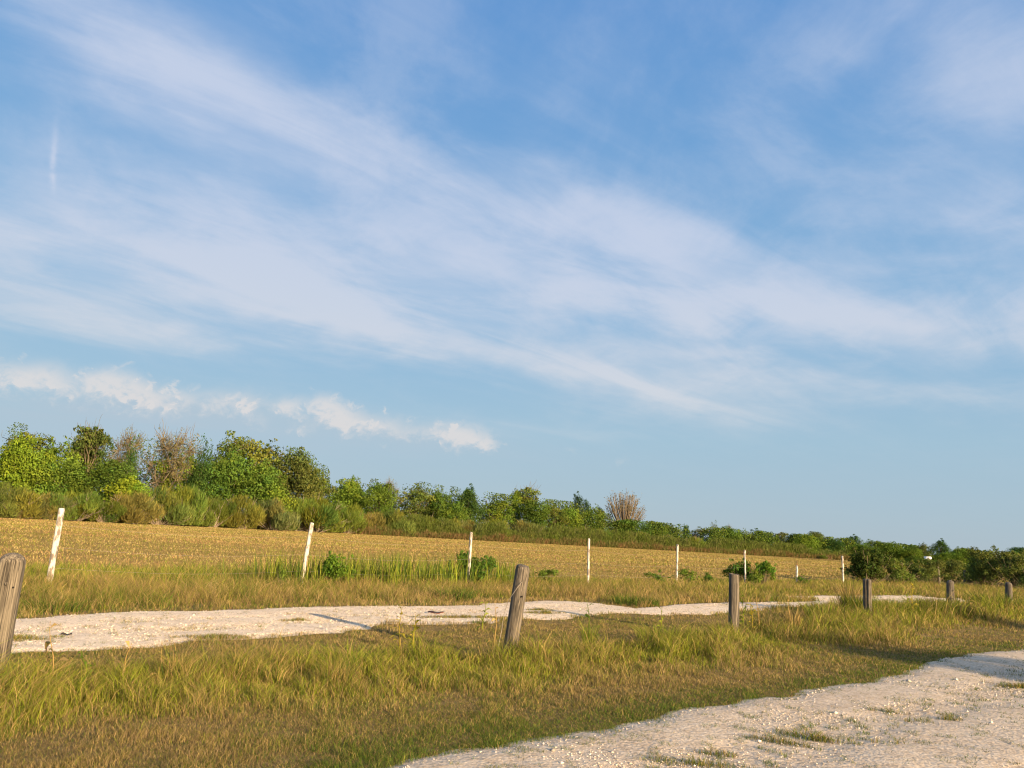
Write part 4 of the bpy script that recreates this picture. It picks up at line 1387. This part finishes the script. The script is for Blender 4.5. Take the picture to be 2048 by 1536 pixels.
def bush_mesh(style, seed):
    if (style, seed) in BUSH: return BUSH[style, seed]
    r = rng(seed + 900)
    S, B = Soup(), Soup()
    nb, n, ls = dict(ball=(22, 9500, .055), leafy=(11, 2100, .085), rough=(16, 5200, .055), small=(6, 800, .10))[style]
    cen = np.stack([r.normal(size=nb) * .25, r.normal(size=nb) * .25, .22 + .58 * r.random(nb)], 1)
    cen[:, :2] *= (1.35 - .7 * cen[:, 2:])
    rad = np.stack([.17 + .12 * r.random(nb)] * 3, 1)
    if style == 'ball':
        q = unit(r.normal(size=(nb, 3))) * (.30 * r.random((nb, 1)) ** .4)
        cen = q * np.array((1, 1, 1.05)) + (0, 0, .48); rad = rad * 1.05
    sp = np.stack([r.normal(size=2 * nb) * .40, r.normal(size=2 * nb) * .40, .2 + .8 * r.random(2 * nb)], 1)
    sp[:, :2] *= (1.3 - .8 * sp[:, 2:])
    ac = np.vstack([cen, sp]); ar = np.vstack([rad, np.full((2 * nb, 3), .07)])
    P, N, k = clump_points(r, ac, ar, n, .4, .95)
    ok = P[:, 2] > .03
    P, N, k = P[ok], N[ok], k[ok]
    leaf_cards(S, P, N, np.full(len(P), ls), r, .55, hue_vary(r, len(P), k, len(ac), .3, .1), .3)
    for c in ac:
        st = np.array((c[0] * .03, c[1] * .03, -.05))
        tube(B, [st, st * .4 + c * .6 + r.normal(size=3) * .03, c + (0, 0, .03)], [.012, .008, .004], 4, cap=False)
    BUSH[style, seed] = (S.mesh('foliage'), B.mesh('stems'))
    return BUSH[style, seed]


def make_bush(px, depth, ytop, wpx, style, seed, col, label, group):
    x, y = spot(px, depth)
    z0 = float(zground(np.array([x]), np.array([y]))[0]) if depth < 60 else 0
    h, w = z_at(px, ytop, y) - z0, wpx * y / F_PX
    f, s = bush_mesh(style, seed)
    t = tag(empty('bush', (x, y, z0), (px * 1.7 + seed) % 6.28), label, 'bush', group)
    sc = (w / 1.15, w / 1.15, h / 1.02)
    a = put_obj('foliage', f, M_LEAF, t); a.color = tint(col); a.scale = sc
    b = put_obj('stems', s, M_BARK, t); b.scale = sc


LG, LG2, LG3 = (.095, .170, .024), (.072, .138, .024), (.112, .160, .028)
NEARB = 'leafy bushes along the white posts'
for b in [
    (668, 20.6, 1103, 66, 'leafy', 1, LG, 'bright green leafy bush just right of the leaning clean white post'),
    (926, 24.9, 1100, 42, 'leafy', 2, LG2, 'upper left half of the leafy bush pair, behind the crooked white post'),
    (958, 24.6, 1108, 60, 'leafy', 3, LG2, 'fuller leafy bush right of the crooked white post'),
    (1092, 27.0, 1136, 44, 'small', 4, LG3, 'low yellow-green bush between the leaning timber post and the fourth white post'),
    (1312, 32.0, 1140, 50, 'small', 5, LG2, 'low dark leafy clump left of the fifth white post'),
    (1374, 32.6, 1137, 46, 'small', 4, LG3, 'low light green clump right of the fifth white post'),
    (1412, 33.4, 1143, 22, 'small', 6, LG2, 'tiny leafy clump between the fifth white post and the hollow timber post'),
    (1478, 36.8, 1116, 46, 'leafy', 1, LG2, 'leafy bush behind the left of the sixth white post, above the hollow timber post'),
    (1526, 36.2, 1119, 46, 'leafy', 3, LG, 'loose leafy bush right of the sixth white post'),
    (1504, 34.0, 1138, 40, 'small', 6, LG3, 'low yellowish bush at the foot of the sixth white post'),
    (1604, 40.0, 1149, 30, 'small', 5, LG2, 'little bush at the foot of the short white stub post'),
    (560, 18.6, 1120, 26, 'small', 6, LG3, 'slim bushy weed left of the leaning clean white post'),
]: make_bush(*b, NEARB)
FARB = 'bushes past the end of the white fence'
DKB = (.052, .076, .020)
for b in [
    (1738, 47, 1096, 96, 'ball', 11, DKB, 'big dark round bush just right of the last white post'),
    (1790, 50, 1112, 70, 'rough', 12, OLIV, 'olive scrubby bush beside the big dark round bush'),
    (1830, 54, 1122, 56, 'rough', 13, DK_OLIV, 'thin olive bush below the white roof'),
    (1852, 225, 1117, 56, 'rough', 12, M_GREEN, 'green brush hiding the walls of the white-roofed house'),
    (1864, 57, 1116, 44, 'rough', 14, BRN, 'brownish bush below the right end of the white roof'),
    (1900, 58, 1118, 60, 'rough', 11, BRN, 'brown-green bush between the two tan fence posts'),
    (1938, 66, 1128, 56, 'rough', 12, OLIV, 'olive bush beneath the leafy sapling'),
    (1966, 60, 1110, 60, 'rough', 13, DK_OLIV, 'dark olive bush behind the pale unpainted post'),
    (1984, 62, 1092, 74, 'rough', 14, BRN, 'tall brown bush with a ragged top, right of the leafy sapling'),
    (2030, 58, 1102, 76, 'rough', 11, BRN, 'brown-green bush at the right edge of the view'),
    (2060, 54, 1135, 80, 'rough', 13, DK_OLIV, 'low dark bush at the right edge above the last timber post'),
    (2080, 62, 1096, 90, 'rough', 12, BRN, 'brown bush cut by the right edge of the view'),
]: make_bush(*b, FARB)


# ------------------------------------------------------------------ white-roofed house far behind the trees
def house():
    x, y = spot(1856, 300)
    w, dpt = 13 * y / F_PX, 3.0
    ez, rz_ = z_at(1856, 1117, y), z_at(1856, 1113.5, y)
    t = tag(empty('house', (x, y, 0), -.45), 'small pale house showing only its white roof among the trees', 'house')
    S = Soup()
    hw, hd = w / 2, dpt / 2
    S.add([(-hw + .2, -hd, 0), (hw - .2, -hd, 0), (hw - .2, hd, 0), (-hw + .2, hd, 0), (-hw + .2, -hd, ez), (hw - .2, -hd, ez), (hw - .2, hd, ez), (-hw + .2, hd, ez), (-hw + .2, 0, rz_ - .06), (hw - .2, 0, rz_ - .06)],
          [(4, 7, 8), (5, 9, 6)], [(0, 1, 5, 4), (1, 2, 6, 5), (2, 3, 7, 6), (3, 0, 4, 7)])
    put_obj('wall', S.mesh('wall'), M_WALL, t)
    S = Soup()
    for sgn in (-1, 1):
        a = [(-hw, sgn * (hd + .25), ez - .1), (hw, sgn * (hd + .25), ez - .1), (hw, 0, rz_), (-hw, 0, rz_)]
        b = [(p[0], p[1], p[2] + .07) for p in a]
        S.add(a + b, None, [(0, 1, 2, 3), (4, 5, 6, 7), (0, 1, 5, 4), (1, 2, 6, 5), (3, 0, 4, 7)])
    put_obj('roof', S.mesh('roof'), M_ROOF, t)


house()


# ------------------------------------------------------------------ single weeds, grass clumps and litter near the road
def stalk(px, py, top, seed, col, label, leaves=9, leaf=.10, lean=.0, th=.009, up=.5):
    """one upright weed: a stem with narrow leaves along it"""
    r = rng(seed + 1500)
    x, y = G(px, py)
    z0 = float(zground(np.array([x]), np.array([y]))[0])
    h = z_at(top[0], top[1], y) - z0
    o = tag(empty('weed', (x, y, z0), 0), label, 'weed', 'single weed stalks in the verge')
    S = Soup()
    dxx = (top[0] - px) * y / F_PX - h * .07
    pts = [np.array((dxx * t ** 1.3 + .012 * math.sin(7 * t + seed), .02 * math.sin(5 * t), h * t)) for t in np.linspace(0, 1, 9)]
    tube(S, pts, [th * (1.25 - t) for t in np.linspace(0, 1, 9)], 5)
    st = put_obj('stem', S.mesh('stem'), M_LEAF, o); st.color = tint(tuple(c * .8 for c in col))
    S = Soup()
    for k in range(leaves):
        t = .12 + .86 * (k + r.random() * .6) / leaves
        p = np.array([np.interp(t, np.linspace(0, 1, 9), [q[i] for q in pts]) for i in range(3)])
        a = r.random() * 6.28
        d = np.array((math.cos(a), math.sin(a), up + r.normal() * .5)); d /= np.linalg.norm(d)
        L = leaf * (.6 + .7 * r.random()) * (1.15 - .4 * t)
        b = unit(np.cross(d, (0, 0, 1.0)) + r.normal(size=3) * .3) * L * .17
        m, e = p + d * L * .5 + (0, 0, L * .06), p + d * L - (0, 0, L * .35)
        S.add([p, m - b, e, m + b], None, [(0, 1, 2, 3)], np.full((4, 3), .8 + .4 * r.random()))
    lf = put_obj('leaves', S.mesh('leaves'), M_LEAF, o); lf.color = tint(col)


YEL, YG, TANS, DRK, GRN = (.42, .33, .05), (.24, .27, .04), (.44, .30, .12), (.11, .07, .045), (.13, .20, .03)
stalk(797, 1300, (801, 1216), 1, YEL, 'tall yellowing weed stalk in front of the gravel track, left of its shorter neighbour', 14, .13)
stalk(826, 1308, (829, 1228), 2, YEL, 'shorter yellow weed stalk with drooping leaves, beside the tall yellowing one', 10, .15)
stalk(965, 1262, (972, 1202), 3, YG, 'thin yellow-green weed just left of the leaning timber post', 10, .14)
stalk(990, 1296, (992, 1205), 4, TANS, 'reddish thin dry weed right beside the leaning timber post', 7, .09)
stalk(96, 1392, (90, 1240), 5, TANS, 'tall straw coloured dry stalk near the round-topped post at left', 5, .16, th=.006)
stalk(84, 1350, (94, 1280), 6, DRK, 'dark brown seed stalk behind the tall straw coloured one', 16, .05, th=.006)
stalk(240, 1372, (255, 1285), 7, TANS, 'straw stalk standing alone in the left grass', 4, .14)
stalk(352, 1368, (343, 1284), 8, TANS, 'bent tan stalk with a broad blade before the gravel track', 5, .18)
stalk(312, 1382, (318, 1296), 9, TANS, 'thin tan stalk left of the bent one', 4, .13)
stalk(1490, 1272, (1487, 1190), 10, YG, 'leafy yellow-green weed right beside the hollow timber post', 16, .15)
stalk(1506, 1270, (1505, 1200), 11, YEL, 'yellowing weed just right of the leafy one by the hollow post', 14, .15)
stalk(1519, 1276, (1518, 1170), 12, TANS, 'tall thin tan weed beyond the hollow timber post', 10, .09)
stalk(1584, 1268, (1580, 1180), 13, TANS, 'tan grass stalk between the hollow and the cleft timber posts', 6, .16)
stalk(1829, 1242, (1830, 1165), 14, YEL, 'yellow-green weed stalk between the cleft and the dark round-topped posts', 26, .16, th=.007)
stalk(1818, 1240, (1817, 1184), 15, YG, 'leafy lower weed beside the yellow-green stalk on the right', 18, .15)
stalk(1180, 1288, (1176, 1196), 16, GRN, 'thin tall green stem rising from the green grass clump', 5, .14)
stalk(1322, 1270, (1326, 1214), 17, YG, 'short pale weed above the grass left of the hollow post', 8, .13)
stalk(170, 1375, (160, 1298), 18, GRN, 'green forked weed in the grass right of the straw stalk', 12, .08)
stalk(1946, 1236, (1942, 1192), 19, TANS, 'small dry weed between the last two timber posts', 8, .16)
stalk(1742, 1150, (1752, 1138), 20, TANS, 'dry curled wisp over the cleft timber post', 4, .2)


def clump(px, py, hgt, rad, n, seed, cols, label, wid=.006, lean=.5):
    r = rng(seed + 1700)
    x, y = G(px, py)
    a, q = r.random(n) * 6.28, rad * r.random(n) ** .6
    X, Y = q * np.cos(a), q * np.sin(a)
    h = hgt * (.45 + .65 * r.random(n))
    c = pick(r, n, *cols)
    z0 = float(zground(np.array([x]), np.array([y]))[0])
    V = []
    out = np.stack([np.cos(a), np.sin(a)], 1) * (lean * (.2 + r.random(n)))[:, None] + r.normal(size=(n, 2)) * .12
    P0 = np.stack([X, Y, np.full(n, -.02)], 1)
    t1 = P0 + np.stack([out[:, 0] * h * .3, out[:, 1] * h * .3, h * .6], 1)
    t2 = P0 + np.stack([out[:, 0] * h, out[:, 1] * h, h * (1 - .25 * lean * r.random(n))], 1)
    b = unit(np.stack([r.normal(size=n), r.normal(size=n), np.zeros(n)], 1)) * wid * .5
    V = np.stack([P0 - b, P0 + b, t1 + b * .8, t1 - b * .8, t2], 1)
    k = 5 * np.arange(n)[:, None]
    o = put_obj('grass_clump', mesh('grass_clump', V.reshape(-1, 3), [np.array([[0, 1, 2, 3]]) + k, np.array([[3, 2, 4]]) + k], np.repeat(c, 5, 0)), M_GRASS, None, (x, y, z0))
    tag(o, label, 'grass clump', 'single grass clumps')


clump(1178, 1296, .42, .10, 150, 1, [(.6, LIME), (.3, GREEN), (.2, OLIVE)], 'upright green grass clump right of the leaning timber post')
clump(1700, 1232, .95, .20, 300, 2, [(.6, STRAW), (.3, BROWN), (.15, OLIVE)], 'tall dry tan grass clump left of the cleft timber post', .012, .45)
clump(1718, 1236, .62, .34, 700, 3, [(.6, GREEN), (.3, LIME), (.2, OLIVE)], 'soft green bushy clump leaning against the cleft timber post', .010, .45)
clump(1585, 1272, .55, .12, 120, 4, [(.6, STRAW), (.4, BROWN)], 'upright straw clump between the hollow and the cleft posts', .010, .35)
clump(1612, 1476, .10, .16, 200, 5, [(.5, OLIVE), (.4, GREEN), (.4, STRAW)], 'small spiky tuft growing out of the gravel road', .005, 1.0)
clump(960, 1248, .10, .12, 150, 6, [(.5, DEEP), (.4, GREEN), (.3, BROWN)], 'dark tuft on the gravel track left of the leaning timber post', .007, .9)
clump(1270, 1210, .26, .6, 600, 7, [(.6, GREEN), (.4, DEEP), (.2, OLIVE)], 'dark green tussock at the far rim of the gravel track', .014, .7)
clump(905, 1200, .34, .5, 500, 8, [(.6, GREEN), (.4, DEEP), (.2, OLIVE)], 'bluish green tussock beyond the track below the crooked white post', .012, .6)
clump(110, 1222, .22, .4, 420, 9, [(.6, GREEN), (.4, DEEP), (.3, OLIVE)], 'dark green tussock near the foot of the leftmost white post', .010, .7)
clump(1530, 1268, .40, .35, 420, 10, [(.5, BROWN), (.3, OLIVE), (.3, DEEP)], 'brown tangled clump right of the hollow timber post', .009, 1.0)
clump(1905, 1240, .45, .5, 500, 11, [(.4, BROWN), (.4, GREEN), (.3, OLIVE)], 'tangled clump at the foot of the dark round-topped post', .012, .8)
clump(1962, 1164, .5, .8, 500, 12, [(.7, GREEN), (.3, LIME)], 'fresh green patch of grass in front of the bare fence posts', .02, .5)


clump(1655, 1246, .50, .5, 520, 13, [(.5, LIME), (.3, STRAW), (.3, GREEN)], 'leaning yellow-green clump midway between the hollow and the cleft posts', .010, .7)
clump(1786, 1240, .48, .5, 520, 14, [(.5, LIME), (.4, GREEN), (.2, STRAW)], 'yellow-green clump just right of the cleft timber post', .011, .7)
clump(1860, 1240, .55, .55, 520, 15, [(.4, GREEN), (.4, LIME), (.3, BROWN)], 'green clump left of the dark round-topped post', .011, .7)
clump(1985, 1228, .60, .7, 620, 16, [(.7, GREEN), (.2, LIME), (.2, OLIVE)], 'dark green clump between the last two timber posts', .013, .7)
clump(1335, 1290, .34, .45, 520, 17, [(.8, LIME), (.3, GREEN)], 'bright lime grass clump left of the hollow timber post', .007, .7)
clump(700, 1345, .32, .35, 460, 18, [(.7, LIME), (.4, GREEN), (.2, STRAW)], 'lime grass clump in front of the two yellow weed stalks', .006, .8)
clump(60, 1400, .34, .4, 420, 19, [(.5, STRAW), (.4, GREEN), (.3, OLIVE)], 'shaggy mixed grass clump at the foot of the left dry stalk', .006, .9)


def litter(name, px, py, L, w, ang, m, label, cat):
    x, y = G(px, py)
    r = rng(int(px))
    S = Soup()
    t = np.linspace(-.5, .5, 9)
    for k in range(8):
        z0_, z1_ = .022 + .012 * math.sin(k), .022 + .012 * math.sin(k + 1)
        w0_, w1_ = w * (1 - (2 * t[k]) ** 2) + .003, w * (1 - (2 * t[k + 1]) ** 2) + .003
        S.add([(t[k] * L, -w0_, z0_), (t[k + 1] * L, -w1_, z1_), (t[k + 1] * L, w1_, z1_ + .012), (t[k] * L, w0_, z0_ + .012),
               (t[k] * L, -w0_, z0_ - .012), (t[k + 1] * L, -w1_, z1_ - .012), (t[k + 1] * L, w1_, z1_ - .004), (t[k] * L, w0_, z0_ - .004)], None, [(0, 1, 2, 3), (4, 5, 6, 7), (0, 1, 5, 4), (3, 2, 6, 7)])
    o = put_obj(name, S.mesh(name), m, None, (x, y, .008), ang)
    tag(o, label, cat)


litter('dead_leaf', 871, 1228, .30, .045, .1, M_DEAD, 'curled reddish brown dead leaf lying on the gravel track', 'leaf')
litter('stick', 132, 1274, .12, .006, .3, M_STICK, 'short dark stick on the gravel track near the left post', 'stick')
litter('stick', 1196, 1288, .16, .02, .1, M_STICK, 'brown stick caught in the grass right of the green clump', 'stick')


# ------------------------------------------------------------------ trees behind the viewpoint that throw the evening shade across the verge
def shade_tree(tipx, tipy, c_w, t, seed, label, k=1.0):
    sx, sy = math.sin(R_(SUN_AZ)), math.cos(R_(SUN_AZ))
    x, y = tipx + sx * t, tipy + sy * t
    h = t * math.tan(R_(SUN_EL))
    cm, tm = broadleaf('dense', seed)
    o = tag(empty('tree', (x, y, 0), seed * 1.3), label, 'tree', 'trees beside the road behind the viewpoint')
    s = (c_w / 8, c_w / 8, h / 10)
    c = put_obj('crown', cm, M_LEAF, o); c.color = tint(M_GREEN); c.scale = s
    b = put_obj('trunk', tm, M_BARK, o); b.scale = s
    for lp in range(1): pass


x_, y_ = G(1450, 1258); shade_tree(x_, y_, 4.4, 27, 5, 'small leafy tree by the road whose shade falls beside the hollow timber post')
x_, y_ = G(1800, 1226); shade_tree(x_, y_, 5.0, 31, 15, 'leafy tree by the road whose shade falls beside the last timber posts')
